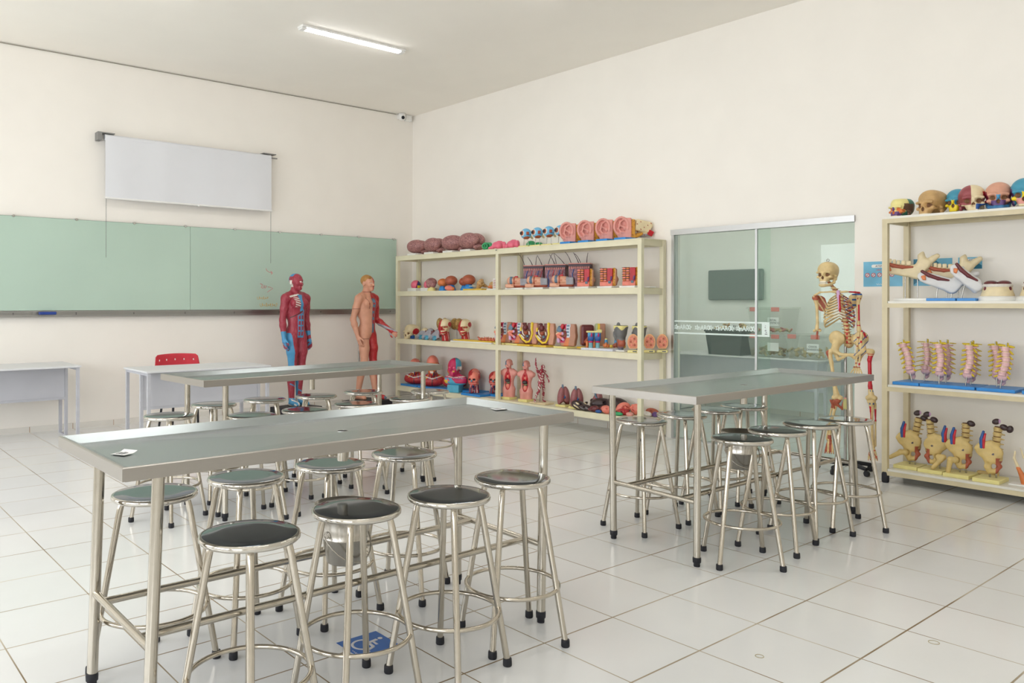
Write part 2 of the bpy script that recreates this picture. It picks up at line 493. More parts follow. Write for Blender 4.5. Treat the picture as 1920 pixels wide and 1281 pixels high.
# sliding glass door
def glass_mat(name, tint, rough=0.0, refl=.5, alpha=.12, body=(176, 212, 196)):
    """Thin tinted pane: lets light straight through with a green tint and reflects at its face."""
    m, nt, p = new_mat(name); N, L = nt.nodes, nt.links
    tr = N.new('ShaderNodeBsdfTransparent'); tr.inputs['Color'].default_value = lin(tint)
    gl = N.new('ShaderNodeBsdfGlossy'); gl.inputs['Roughness'].default_value = rough; gl.inputs['Color'].default_value = (1, 1, 1, 1)
    di = N.new('ShaderNodeBsdfDiffuse'); di.inputs['Color'].default_value = lin(body)
    no = N.new('ShaderNodeTexNoise'); no.inputs['Scale'].default_value = 1.5
    mr = N.new('ShaderNodeMapRange'); mr.inputs['To Min'].default_value = alpha * .7; mr.inputs['To Max'].default_value = alpha * 1.3
    L.new(no.outputs['Fac'], mr.inputs['Value'])
    fr = N.new('ShaderNodeFresnel'); fr.inputs['IOR'].default_value = 1.52
    mu = N.new('ShaderNodeMath'); mu.operation = 'MULTIPLY'; L.new(fr.outputs[0], mu.inputs[0]); mu.inputs[1].default_value = refl
    m1 = N.new('ShaderNodeMixShader'); L.new(mr.outputs['Result'], m1.inputs[0]); L.new(tr.outputs[0], m1.inputs[1]); L.new(di.outputs[0], m1.inputs[2])
    m2 = N.new('ShaderNodeMixShader'); L.new(mu.outputs[0], m2.inputs[0]); L.new(m1.outputs[0], m2.inputs[1]); L.new(gl.outputs[0], m2.inputs[2])
    L.new(m2.outputs[0], N['Material Output'].inputs['Surface'])
    return m
M_glass = glass_mat('green_tinted_glass', (246, 251, 248), refl=.3, alpha=.045)
M_film = mat('white_glass_film', (226, 240, 236), .6, var=.01)
door = bpy.data.objects.new('door_1', None); COL.objects.link(door); door['kind'] = 'structure'; door.location = (XR, 0, 0)
MB().box((-.02, D0 - .005, DZ - .055), (.07, D1, DZ), M_alu).build('door_rail', door)
MB().box((-.006, D1 - .03, 0), (.07, D1, DZ - .055), M_alu).build('door_jamb', door)
MB().box((0.0, D0, 0), (.07, D1 - .03, .012), M_alu).build('door_track', door)
MB().box((.048, D0, .012), (.056, 4.09, DZ - .055), M_glass).build('door_pane', door)
MB().box((.012, 3.95, .012), (.020, D1 - .03, DZ - .055), M_glass).build('door_pane', door)
MB().box((.006, 4.078, .012), (.026, 4.098, DZ - .055), M_alu).build('door_stile', door)
# frosted safety strip with the repeated mark
st = MB()
for z in (1.222, 1.098): st.box((.010, 3.99, z), (.0118, D1 - .03, z + .016), M_film)
st.build('frosted_line', door)
MB().box((.0095, 3.952, 1.098), (.0117, 4.03, 1.238), M_film).build('frosted_label', door)
lg = MB()
for k in range(7):
    a0, a1 = PI / 2 - .9 + k * .26, PI / 2 - .9 + (k + .55) * .26
    lg.box((.0085, 3.975 + k * .004, 1.120 + k * .016), (.0094, 3.999 - (k % 2) * .008, 1.126 + k * .016), M_black)
lg.build('label_print', door)
def star(cx, cz, R, M):
    pts = []
    for i in range(10):
        r = R if i % 2 == 0 else R * .48; a = PI / 2 + .2 + i * PI / 5; pts.append((cx + r * math.cos(a), cz + r * math.sin(a)))
    return pts
for k, yc in enumerate((4.90, 4.655, 4.42, 4.195)):
    w = MB()
    for sgn, r in ((1, .033), (-1, .033)):
        pts = star(yc + sgn * .078, 1.169, r, None); pin = star(yc + sgn * .078, 1.169, r * .5, None)
        nn = len(pts); o = []
        V = [(.0105, a, b) for a, b in pts] + [(.0105, a, b) for a, b in pin] + [(.0118, a, b) for a, b in pts] + [(.0118, a, b) for a, b in pin]
        F = [(i, (i + 1) % nn, nn + (i + 1) % nn, nn + i) for i in range(nn)]
        F += [(2 * nn + a, 2 * nn + b, 2 * nn + c, 2 * nn + d) for a, b, c, d in F[:nn]]
        F += [(i, (i + 1) % nn, 2 * nn + (i + 1) % nn, 2 * nn + i) for i in range(nn)]
        w.add(V, F, M_film)
    mk = w.build('frosted_mark', door)
    text_obj('mark_lettering', 'mARO', .066, M_film, door, (.011, yc, 1.167), (PI / 2, 0, -PI / 2), sx=.82, bold=.0016)

# ceiling tubes
M_tube = bpy.data.materials.new('lamp_tube_light'); M_tube.use_nodes = True
nt = M_tube.node_tree; nt.nodes.clear()
_o = nt.nodes.new('ShaderNodeOutputMaterial'); _e = nt.nodes.new('ShaderNodeEmission'); _e.inputs['Color'].default_value = (1, .985, .965, 1); _e.inputs['Strength'].default_value = 28.0
nt.links.new(_e.outputs[0], _o.inputs[0])
def lamp(x, y, label):
    t = thing('ceiling_lamp', label, 'ceiling lamp', (x, y, ZC), 0, 'tube lamps on the ceiling')
    MB().bbox((-.64, -.055, -.022), (.64, .055, -.0005), M_white, .004).build('housing', t)
    d = MB(); pr = [(-.04, -.023), (-.034, -.034), (-.015, -.041), (.015, -.041), (.034, -.034), (.04, -.023)]
    d.prism(pr, -.58, .58, M_tube, ax='x')
    d.build('diffuser', t)
    for s in (-1, 1):
        MB().bbox((s * .61 - .029, -.042, -.042), (s * .61 + .029, .042, -.022), M_white, .006).build('end_cap', t)
lamp(4.60, 7.10, 'lit white tube lamp on the ceiling, the one seen whole')
lamp(2.2, 6.96, 'lit tube lamp on the ceiling above the projector screen')
lamp(4.85, 4.86, 'lit tube lamp on the ceiling above the middle of the room')
lamp(2.2, 4.86, 'lit tube lamp on the ceiling in front of the screen, nearer row')
for x, y, s in ((4.60, 2.0, 'over the table by the glass door'), (1.95, 2.0, 'over the nearest table')):
    lamp(x, y, 'lit tube lamp on the ceiling ' + s)
for y, d in ((3.6, 'over the clear boxes, right'), (4.9, 'in the middle'), (6.4, 'over the pale cabinet, left')):  # unseen tubes, added to brighten the store room behind the glass
    t = thing('ceiling_lamp', 'added fill lamp in the store room behind the glass, ' + d, 'ceiling lamp', (8.4, y, 3.0), 0, 'added fill lamps in the store room')
    MB().bbox((-.64, -.055, -.022), (.64, .055, -.0005), M_white, .004).build('housing', t)
    MB().prism([(-.04, -.023), (-.034, -.034), (-.015, -.041), (.015, -.041), (.034, -.034), (.04, -.023)], -.58, .58, M_tube, ax='x').build('diffuser', t)

# security camera and junction box near the corner
t = thing('security_camera', 'small white dome camera hanging under the ceiling in the corner', 'camera', (6.97, YL, 4.145), 0)
MB().lathe([(.02, .045), (.052, .04), (.055, .0), (.05, -.03), (.035, -.052), (.012, -.06)], M_white, 24, c=(0, -.075, 0)).build('body', t)
MB().cyl((-.012, -.118, -.022), (-.02, -.132, -.03), .024, M_black, 16).build('lens', t)
MB().box((-.03, -.03, -.03), (.03, 0, .03), M_white).build('bracket', t)
t = MB().bbox((-.055, -.05, -.045), (.055, -.0005, .045), M_white, .006).build('junction_box', None, (7.12, YL, 4.145))
tag(t, 'square white junction box beside the corner camera', 'junction box')
tag(MB().tube([(X0 + .2, YL - .006, ZC - .012), (6.92, YL - .006, ZC - .012)], .005, mat('grey_cable', (150, 146, 134), .6), 6).build('cable'), 'thin grey cable run along the top of the board wall', 'cable')

# ------------------------------------------------------------------ glass writing board
M_board = mat('pale_green_glass', (181, 204, 190), .12, var=.02, scale=.8, spec=.5)
M_bedge = mat('glass_edge_dark', (86, 110, 100), .2)
M_tray = steel('tray_aluminium', (168, 168, 166), .4, (1, 30, 30))
M_chrome = steel('polished_chrome', (200, 200, 198), .12)
def board(x0, x1, label):
    t = thing('glass_board', label, 'writing board', ((x0 + x1) / 2, YL, 1.325), 0, 'glass boards on the left wall')
    h = (x1 - x0) / 2
    MB().box((-h, -.030, 0), (h, -.022, 1.015), M_board).build('pane', t)
    MB().box((-h, -.0301, 1.0151), (h, -.0219, 1.018), M_bedge).build('edge', t)
    for s in [v for v in (.6, 1.22, 1.842, 2.48, 3.118, 3.734, 4.374, 5.006, 5.637, 6.245, 6.858, 1e9) if x0 < v < x1]:
        w = MB(); w.cyl((s - (x0 + x1) / 2, -.0005, 1.018), (s - (x0 + x1) / 2, -.042, 1.018), .014, M_chrome, 14)
        w.build('standoff', t)
    return t
board(-.4, 3.793, 'left pale green glass board, bare, above the white desk')
b2 = board(3.797, 6.907, 'right pale green glass board with faint marker writing, behind the figures')
M_red = mat('red_marker_ink', (214, 150, 148), .8); M_org = mat('orange_marker_ink', (205, 180, 122), .8)
bc = (3.797 + 6.907) / 2
def scrib(name, pts, m, r=.0035):
    MB().tube([(x - bc, -.031, z - 1.325) for x, z in pts], r, m, 6).build(name, b2)
scrib('marker_arrow', [(4.81, 1.86), (4.825, 1.83), (4.86, 1.81), (4.90, 1.803)], M_red)
scrib('marker_arrow', [(4.88, 1.825), (4.905, 1.80), (4.885, 1.785)], M_red, .005)
scrib('marker_word', [(4.73, 1.66), (4.76, 1.65), (4.745, 1.61), (4.77, 1.60), (4.785, 1.64), (4.80, 1.60), (4.815, 1.635)], M_red, .005)
scrib('marker_arrow', [(4.84, 1.62), (4.875, 1.615), (4.91, 1.60), (4.86, 1.57), (4.83, 1.55)], M_red)
def loops(x0, z0, n, r, wob): return [(x0 + .0042 * i - r * .8 * math.sin(i * .9), z0 + r * math.cos(i * .9) * (1 + wob * math.sin(i * .37))) for i in range(n)]
scrib('marker_word', loops(4.69, 1.475, 38, .013, .5), M_org, .0032)
scrib('marker_word', loops(4.73, 1.385, 58, .015, .7), M_org, .0032)
t = thing('marker_tray', 'long grey aluminium tray under the green glass boards', 'tray', (0, YL, 1.255), 0)
MB().box((-.4, -.05, 0), (6.9, -.0005, .016), M_tray).box((-.4, -.055, 0), (6.9, -.05, .024), M_tray).build('ledge', t)
MB().box((-.4, -.022, .016), (6.9, -.0005, .066), M_tray).box((-.4, -.036, .05), (6.9, -.0005, .066), M_tray).build('rail', t)
for s in (1.842, 2.48, 3.118, 3.734, 4.374, 5.006, 5.637, 6.245, 6.80):
    w = MB()
    for z in (.026, .04): w.cyl((s, -.0215, z), (s, -.026, z), .005, M_black, 8)
    w.build('screw', t)
t = MB().bbox((-.086, -.027, 0), (.086, .027, .032), mat('blue_eraser_plastic', (32, 62, 142), .5), .008, 3).build('board_eraser', None, (2.17, YL - .0785, 1.2795))
tag(t, 'blue board eraser lying on the tray under the left glass board', 'eraser')

# projection screen
M_cloth = mat('screen_cloth', (224, 226, 231), .85, var=.01, scale=2)
M_grey = mat('grey_metal', (128, 128, 126), .45)
t = thing('projection_screen', 'white pull-down projector screen, partly lowered, high on the board wall', 'projector screen', (3.805, YL, 2.595), 0)
w = MB(); n_ = 40
V = []; F = []
for i in range(n_ + 1):
    x = -1.04 + 2.08 * i / n_; u = i / n_
    for j in range(9):
        z = .012 + .70 * j / 8; y = -.118 - .006 * math.sin(u * 9 + j * .4) * (1 - j / 8) - .004 * math.sin(u * 23)
        V.append((x, y, z))
for i in range(n_):
    for j in range(8): F.append((i * 9 + j, (i + 1) * 9 + j, (i + 1) * 9 + j + 1, i * 9 + j + 1))
w.add(V, F, M_cloth, True); w.build('screen_cloth', t)
MB().cyl((-1.045, -.118, .008), (1.045, -.118, .008), .011, M_white, 14).build('bottom_bar', t)
MB().tube([(-1.04, -.085, .70), (1.04, -.085, .70)], .034, M_cloth, 20).build('roller', t)
for s in (-1, 1):
    w = MB(); x = s * 1.02
    w.box((x - .09, -.11, .742), (x + .09, -.0005, .752), M_grey)
    if s < 0: w.box((x - .10, -.12, .66), (x - .055, -.0005, .752), M_grey)
    else: w.cyl((x + .02, -.085, .70), (x + .115, -.085, .70), .008, M_grey, 10)
    w.build('bracket', t)
    z1 = -.665
    c = MB(); xx = s * 1.03; n_ = 46
    c.cyl((xx, -.118, 0), (xx, -.118, z1), .0022, M_grey, 6)
    for i in range(n_): c.ball((xx, -.118, -.01 + (z1 + .01) * i / (n_ - 1)), .0042, M_grey, 6)
    c.build('pull_chain', t)
MB().lathe([(.002, -.012), (.012, -.008), (.014, .004), (.004, .01)], M_white, 12, c=(.06, -.13, 0)).build('pull_tab', t)

# ================================================================== steel tray tables
M_top = steel('brushed_steel_top', (164, 171, 172), .26, (1, 3, 3), .012, .006, 3)
M_apron = steel('brushed_steel_apron', (170, 166, 160), .33, (1, 10, 10), .03)
M_leg = steel('steel_tube', (190, 184, 172), .2, (1, 1, 1), .04)
M_hole_shade = mat('hole_shade_paint', (20, 22, 24), .7)  # shade of the drain hole as colour, on the disc that closes it

def steel_table(label, cx, cy, w, d, rz, legs, feet, hz=.9245):
    """legs / feet: local x,y of the four tube tops and of their floor caps."""
    t = thing('steel_table', label, 'table', (cx, cy, 0), rz, 'steel tray tables')
    a, b, H = w / 2, d / 2, hz
    f, sl, dep = .010, .060, .026
    def ring(i, z): return [(-a + i, -b + i, z), (a - i, -b + i, z), (a - i, b - i, z), (-a + i, b - i, z)]
    V = ring(0, H - .042) + ring(0, H - .003) + ring(.003, H) + ring(f, H) + ring(f + .004, H - .002) + ring(sl, H - dep)
    F = []
    for k in range(5):
        for i in range(4): F.append((k * 4 + i, k * 4 + (i + 1) % 4, (k + 1) * 4 + (i + 1) % 4, (k + 1) * 4 + i))
    m = MB(); m.add(V[:16], F[:12], M_apron); 
    m.add(V[12:], [tuple(v - 12 for v in q) for q in F[12:]], M_top)
    # sheet bottom falling in four planes to the drain
    n0 = 24; rd = .018; R = ring(sl, H - dep); zc = H - dep - .008
    D = [(rd * math.cos(2 * PI * k / n0), rd * math.sin(2 * PI * k / n0), zc) for k in range(n0)]
    m2V = R + D; F2 = []
    q = [225, 315, 45, 135]
    def di(ang): return 4 + int(round(ang / 360 * n0)) % n0
    for i in range(4):
        j = (i + 1) % 4; k0 = int(round(q[i] / 360 * n0)); k1 = int(round(q[j] / 360 * n0))
        if k1 < k0: k1 += n0
        for k in range(k0, k1): F2.append((i, 4 + (k + 1) % n0, 4 + k % n0) if k != k0 else (i, 4 + (k + 1) % n0, 4 + k % n0))
        F2.append((i, j, 4 + k1 % n0))
    m.add(m2V, F2, M_top)
    m.build('tabletop', t)
    u = MB(); u.box((-a + .012, -b + .012, H - .046), (a - .012, b - .012, H - .041), M_apron); u.build('underside', t)
    dr = MB(); dr.lathe([(.021, zc + .0012), (.018, zc - .004), (.016, zc - .012), (.001, zc - .012)], M_hole_shade, 20); dr.torus((0, 0, zc + .0006), .0215, .0012, M_chrome, 24, 6); dr.build('drain', t)
    MB().cyl((0, 0, H - .04), (0, 0, H - .155), .0215, M_leg, 20).build('drain_pipe', t)
    zs = .342
    at = []
    for (lx, ly), (fx, fy) in zip(legs, feet):
        l = MB().cyl((lx, ly, H - .041), (fx + (lx - fx) * .05, fy + (ly - fy) * .05, .045), .0195, M_leg, 24).build('leg', t)
        c = MB(); c.lathe([(.0215, .05), (.0225, .04), (.0215, .022), (.017, .02), (.017, .004), (.016, .0)], M_black, 20, c=(fx, fy, 0)); c.build('foot_cap', l)
        k = zs / H; at.append(Vector((fx + (lx - fx) * k, fy + (ly - fy) * k, zs)))
    # legs come in order: near left, near right, far right, far left
    ends = [(at[0], at[3]), (at[1], at[2])]
    for p, q_ in ends: MB().cyl(p, q_, .0135, M_leg, 18).build('end_stretcher', t)
    for s in (.18, .82):
        MB().cyl(ends[0][0].lerp(ends[0][1], s), ends[1][0].lerp(ends[1][1], s), .0135, M_leg, 18).build('long_stretcher', t)
    return t

steel_table('nearest steel tray table, with two paper cards on its top', 1.768, 2.811, 2.002, .735, 0,
            [(-.875, -.32), (.855, -.32), (.875, .29), (-.875, .29)], [(-.912, -.325), (.832, -.325), (.856, .275), (-.903, .29)])
steel_table('right steel tray table in front of the sliding glass door', 4.799, 2.796, 2.137, .705, 0,
            [(-.985, -.305), (.80, -.305), (.80, .30), (-.945, .302)], [(-.99, -.306), (.795, -.335), (.795, .30), (-.93, .302)])
steel_table('farthest steel tray table, in front of the two standing figures', 3.03, 5.245, 2.05, .655, math.radians(3.4),
            [(-.85, -.28), (.86, -.28), (.86, .28), (-.85, .28)], [(-.855, -.285), (.86, -.28), (.86, .28), (-.855, .28)])

# ------------------------------------------------------------------ stools
M_seat = steel('mirror_steel_seat', (116, 126, 136), .07, (1, 1, 1), .03, .03)
M_rim = steel('seat_rim_chrome', (203, 199, 191), .1)
M_slg = steel('stool_tube', (194, 187, 174), .17)
def make_stool(name, label, group):
    t = thing(name, label, 'stool', (0, 0, 0), 0, group)
    MB().lathe([(.001, .6805), (.10, .6805), (.148, .680), (.152, .6785)], M_seat, 48, caps=False).build('seat', t)
    MB().lathe([(.150, .6785), (.154, .6800), (.160, .677), (.162, .671), (.1615, .664), (.157, .659), (.150, .657), (.02, .657)], M_rim, 48, caps=False).build('seat_rim', t)
    for k in range(4):
        a = PI / 4 + k * PI / 2; c, s = math.cos(a), math.sin(a)
        prof = [(.112, .657), (.122, .640), (.128, .615), (.133, .590), (.138, .56), (.2315, .022)]
        l = MB().tube([(r * c, r * s, z) for r, z in prof], [.010, .0115, .0125, .0125, .0125, .0125], M_slg, 14).build('leg', t)
        MB().lathe([(.0165, .03), (.0175, .024), (.0180, .004), (.016, 0)], M_black, 16, c=(.2325 * c, .2325 * s, 0)).build('foot_cap', l)
    MB().torus((0, 0, .228), .196, .0085, M_slg, 56, 10).build('foot_ring', t)
    return t
st0 = make_stool('stool', 'front', 'steel stools')
OR = ['leftmost', 'second from the left', 'third from the left', 'rightmost']
rows = [
    ([(1.15, 2.383, 20), (1.590, 2.432, 2.1), (1.986, 2.388, 14), (2.391, 2.454, -18.6)], ['steel stool on the near side of the nearest table, %s' % s for s in OR]),
    ([(1.105, 3.122, 24.6), (1.512, 3.17, 7.4), (1.936, 3.184, 8), (2.362, 3.185, 30)], ['steel stool behind the nearest table, %s of that row' % s for s in OR]),
    ([(4.085, 2.39, -43), (4.504, 2.413, 9.1), (4.92, 2.417, -12), (5.261, 2.361, -39)], ['steel stool on the near side of the right table, %s' % s for s in OR]),
    ([(4.20, 3.150, -2.5), (4.642, 3.151, -.5), (5.045, 3.147, -5.8), (5.373, 3.128, -25)], ['steel stool behind the right table by the glass door, %s' % s for s in OR]),
    ([(2.362, 4.866, -.8), (2.772, 4.889, 4.6), (3.234, 4.954, 21), (3.755, 4.988, 42.7)], ['steel stool on the near side of the farthest table, %s' % s for s in OR]),
    ([(2.398, 5.563, 15), (2.829, 5.609, -31.1), (3.264, 5.575, -24.2), (3.721, 5.592, -27.7)], ['steel stool behind the farthest table before the figures, %s' % s for s in OR]),
    ([(1.929, 5.19, 28)], ['steel stool at the left end of the farthest table']),
    ([(4.195, 5.296, 12)], ['steel stool at the right end of the farthest table']),
]
first = True
for pts, labs in rows:
    for (x, y, r), lab in zip(pts, labs):
        if first: o = st0; o.location = (x, y, 0); o.rotation_euler = (0, 0, math.radians(r)); o['label'] = lab; first = False
        else: o = dup(st0, (x, y, 0), math.radians(r), lab)

# ------------------------------------------------------------------ buckets under the drains
M_buck = steel('bucket_steel', (190, 186, 178), .24, (1, 1, 1), .05)
def bucket(x, y, label, rz=0):
    z0 = .357
    t = thing('steel_bucket', label, 'bucket', (x, y, z0), rz, 'steel buckets under the tables')
    MB().lathe([(.001, 0), (.072, 0), (.076, .004), (.092, .098), (.0945, .101), (.0945, .106), (.092, .109), (.1225, .228), (.1265, .232), (.1265, .238), (.120, .238), (.090, .108), (.073, .010), (.001, .008)], M_buck, 40, caps=False).build('body', t)
    for s in (-1, 1):
        w = MB(); w.torus((s * .105, 0, .128), .012, .0022, M_buck, 16, 6, ax='x'); w.build('ear', t)
    h = MB(); h.tube([(.118 * math.cos(a), -.04 * math.sin(a) - .05 * math.sin(a), .125 - .11 * math.sin(a)) for a in np.linspace(0, PI, 15)], .0028, M_buck, 8); h.build('handle', t)
    return t
bucket(1.775, 2.80, 'steel bucket under the drain of the nearest table', .2)
bucket(4.775, 2.80, 'steel bucket under the drain of the right table', -.5)

# ------------------------------------------------------------------ cards on the tabletop, floor sign
M_ink = mat('grey_print', (92, 96, 100), .8)
for x, y, r, lab in ((.888, 2.81, .5, 'small curled white card on the left end of the nearest table'), (2.69, 2.855, -.25, 'small white card on the right end of the nearest table')):
    t = thing('paper_card', lab, 'card', (x, y, .9003), r, 'paper cards on the nearest table')
    V = []; F = []
    for i in range(9):
        u = i / 8; z = .0012 + (.007 * max(0, u - .7) / .3 if x < 1.5 else .001 * math.sin(u * 3))
        for j in range(2): V.append((-.032 + .064 * u, -.03 + .06 * j, z))
    for i in range(8): F.append((2 * i, 2 * i + 2, 2 * i + 3, 2 * i + 1))
    w = MB(); w.add(V, F, M_paper, True)
    w.add([(a, b, c - .0006) for a, b, c in V], [q[::-1] for q in F], M_paper, True); w.build('sheet', t)
    w = MB()
    for k in range(3): w.box((-.022, .012 - k * .012, .0024), (.006 + .006 * k % .01, .016 - k * .012, .0028), M_ink)
    w.build('print', t)

M_sblue = mat('sign_blue', (28, 98, 178), .45, var=.03, scale=8); M_swht = mat('sign_white', (214, 214, 216), .5, var=.02)
t = thing('floor_sign', 'blue wheelchair symbol sticker on the floor tiles under the nearest table', 'floor sticker', (1.868, 2.77, 0), 0)
poly = [(-.100, .086), (.098, .086), (.100, -.006), (.098, -.100), (-.098, -.110)]
MB().prism([(-.098, .090), (.100, .088), (.098, -.098), (-.098, -.112)], .0006, .0016, M_sblue, ax='z').build('sheet', t)
# the symbol lies turned a quarter: up on the person points to +x
w = MB(); z = .0019
def Q(x, y): return (y * 1.0 + .004, -x * 1.0 - .006, z)     # symbol frame (x right, y up) laid on the floor
w.tube([Q(-.012 + .046 * math.cos(a), -.022 + .046 * math.sin(a)) for a in np.linspace(2.2, 6.0, 28)], .0058, M_swht, 8)
w.ball(Q(-.022, .068), (.011, .011, .0012), M_swht, 12)
w.tube([Q(-.020, .050), Q(-.014, .004)], .0085, M_swht, 8); w.tube([Q(-.016, .004), Q(.030, .0)], .0075, M_swht, 8)
w.tube([Q(.030, .0), Q(.046, -.045)], .0075, M_swht, 8); w.tube([Q(.046, -.045), Q(.062, -.040)], .006, M_swht, 8); w.tube([Q(-.014, .026), Q(.022, .024)], .006, M_swht, 8)
o = w.build('wheelchair_symbol', t); o.scale = (1, 1, .12); o.location = (0, 0, .0016)
w = MB()
for k in range(5): w.box((-.092 + .001 * k, -.07 + k * .012, .0017), (-.084, -.064 + k * .012, .0021), M_swht)
w.build('small_print', t)

# ------------------------------------------------------------------ desks and chair
M_desk = mat('light_grey_laminate', (214, 215, 218), .4, var=.012, scale=6)
M_dleg = mat('grey_enamel', (188, 189, 196), .4, var=.02)
M_panel = mat('grey_panel', (196, 197, 204), .5, var=.012, scale=5)
def desk(label, x0, x1, y0, y1, flip, H=.77):
    """flip: the modesty panel stands nearer to y1."""
    t = thing('desk', label, 'desk', ((x0 + x1) / 2, (y0 + y1) / 2, 0), 0, 'grey desks by the left wall')
    a, b = (x1 - x0) / 2, (y1 - y0) / 2
    MB().bbox((-a, -b, H - .018), (a, b, H), M_desk, .004).build('desktop', t)
    pm = b * .30 * (1 if flip else -1)
    for s in (-1, 1):
        x = s * (a - .03)
        for y, z1 in ((-b + .03, H - .018), (b - .03, H - .018), (pm, H - .018)):
            MB().box((x - .015, y - .015, .012), (x + .015, y + .015, z1), M_dleg).build('leg', t)
        MB().box((x - .015, -b + .01, 0), (x + .015, b - .01, .012), M_dleg).build('foot_bar', t)
        MB().box((x - .012, -b + .045, H - .045), (x + .012, b - .045, H - .018), M_dleg).build('top_rail', t)
    MB().box((-a + .046, pm - .008, H - .36), (a - .046, pm + .008, H - .02), M_panel).build('modesty_panel', t)
    MB().box((-a + .045, pm - .014, H - .385), (a - .045, pm + .014, H - .36), M_dleg).build('panel_rail', t)
    return t
desk('grey desk at the far left, cut by the picture edge', .92, 2.30, 8.62, 9.36, True)
desk('grey desk with the red chair behind it', 2.575, 3.855, 7.50, 8.17, False)
M_redp = mat('red_plastic', (196, 44, 60), .38, var=.03)
t = thing('red_chair', 'red plastic chair with a row of holes in its back, behind the white desk', 'chair', (3.34, 8.50, 0), PI)
# local: the sitter faces +y turned by pi, so the back stands toward the wall side of the desk
w = SD(.008)
for i in range(9):
    u = i / 8; x = -.235 + .47 * u; bow = .05 * (1 - (2 * u - 1) ** 2)
def back_mesh():
    V = []; F = []; n1, n2 = 40, 16; q = 0
    def P(u, v, off):
        hw = .262 - .022 * v ** 2
        x = (2 * u - 1) * hw; y = -.20 - .055 * (1 - (2 * u - 1) ** 2) - .05 * v + off
        top = .835 + .012 * (1 - (2 * u - 1) ** 2) - .02 * max(0, abs(2 * u - 1) - .9) * 10
        return (x, y, .55 + (top - .55) * v)
    holes = [(.10 + .2 * i, .80) for i in range(5)]
    m = MB()
    for off in (0, .006):
        o = len(V)
        for i in range(n1 + 1):
            for j in range(n2 + 1): V.append(P(i / n1, j / n2, off))
    N_ = (n1 + 1) * (n2 + 1)
    keep = {}
    for i in range(n1):
        for j in range(n2):
            cut = j == 12 and i in (4, 12, 20, 28, 35)
            keep[i, j] = not cut
    for (i, j), k in keep.items():
        if not k: continue
        a, b, c, d = i * (n2 + 1) + j, (i + 1) * (n2 + 1) + j, (i + 1) * (n2 + 1) + j + 1, i * (n2 + 1) + j + 1
        F.append((a, b, c, d)); F.append((d + N_, c + N_, b + N_, a + N_))
        for (e0, e1), nb in (((a, b), (i, j - 1)), ((b, c), (i + 1, j)), ((c, d), (i, j + 1)), ((d, a), (i - 1, j))):
            if not keep.get(nb, False): F.append((e1, e0, e0 + N_, e1 + N_))
    m.add(V, F, M_redp, True)
    return m
back_mesh().build('backrest', t)
SD(.009).box((0, .03, .455), (.215, .215, .014), rd=.012).build("seat", M_redp, t)
for s in (-1, 1):
    for f, (yt, yb) in (('front', (.16, .20)), ('rear', (-.14, -.20))):
        MB().tube([(s * .19, yt, .445), (s * .225, yb, .004)], .012, M_black, 10).build('leg', t)
    MB().tube([(s * .20, -.14, .44), (s * .215, -.215, .50), (s * .215, -.225, .66)], .012, M_black, 10).build('back_post', t)

# ------------------------------------------------------------------ shelving
M_shelf = mat('cream_enamel', (228, 222, 194), .38, var=.02, scale=7)
M_shelf2 = mat('cream_enamel_side', (220, 212, 184), .4, var=.02, scale=7)
M_melam = mat('white_melamine', (226, 224, 214), .35, var=.01, scale=5)
M_beige = mat('beige_enamel', (208, 196, 162), .4, var=.03, scale=9)
LEV1 = (2.084, 1.578, .900, .226)
SX0, SX1 = 6.786, 7.205
def foot(w, x, y): w.lathe([(.022, .034), (.022, .008), (.018, 0)], M_black, 14, c=(x, y, 0)); return w
t = thing('shelving_unit', 'long cream metal shelving of two bays full of anatomical models', 'shelves', (SX0, 7.22, 0), 0)
d = SX1 - SX0
YS = (9.34, 7.24, 5.11)
for y in YS:
    for x in (0, d - .045):
        p = MB(); p.box((x, y - 7.22 - .024, .03), (x + .045, y - 7.22 + .024, 2.076), M_shelf); p = p.build('post', t)
        foot(MB(), x + .022, y - 7.22).build('foot_cap', p)
    for z in LEV1:
        MB().box((.045, y - 7.22 - .012, z - .07), (d - .045, y - 7.22 + .012, z - .006), M_shelf2).build('cross_rail', t)
for z in LEV1:
    for y0, y1 in ((7.264, 9.316), (5.134, 7.216)):
        a, b = y0 - 7.22, y1 - 7.22
        MB().box((.0, a, z - .066), (.022, b, z - .006), M_shelf).build('front_rail', t)
        MB().box((d - .022, a, z - .066), (d, b, z - .006), M_shelf).build('back_rail', t)
    if z == LEV1[0]:
        MB().box((-.004, 5.085 - 7.22, z - .0075), (d, 9.366 - 7.22, z), M_shelf).build('shelf_board', t)
    else:
        for y0, y1 in ((7.2645, 9.3155), (5.1345, 7.2155)):
            MB().box((.004, y0 - 7.22, z - .006), (d - .004, y1 - 7.22, z), M_shelf).build('shelf_board', t)
MB().box((-.006, 7.235 - 7.22, 2.062), (-.004, 7.262 - 7.22, 2.072), M_grey).build('maker_plate', t)

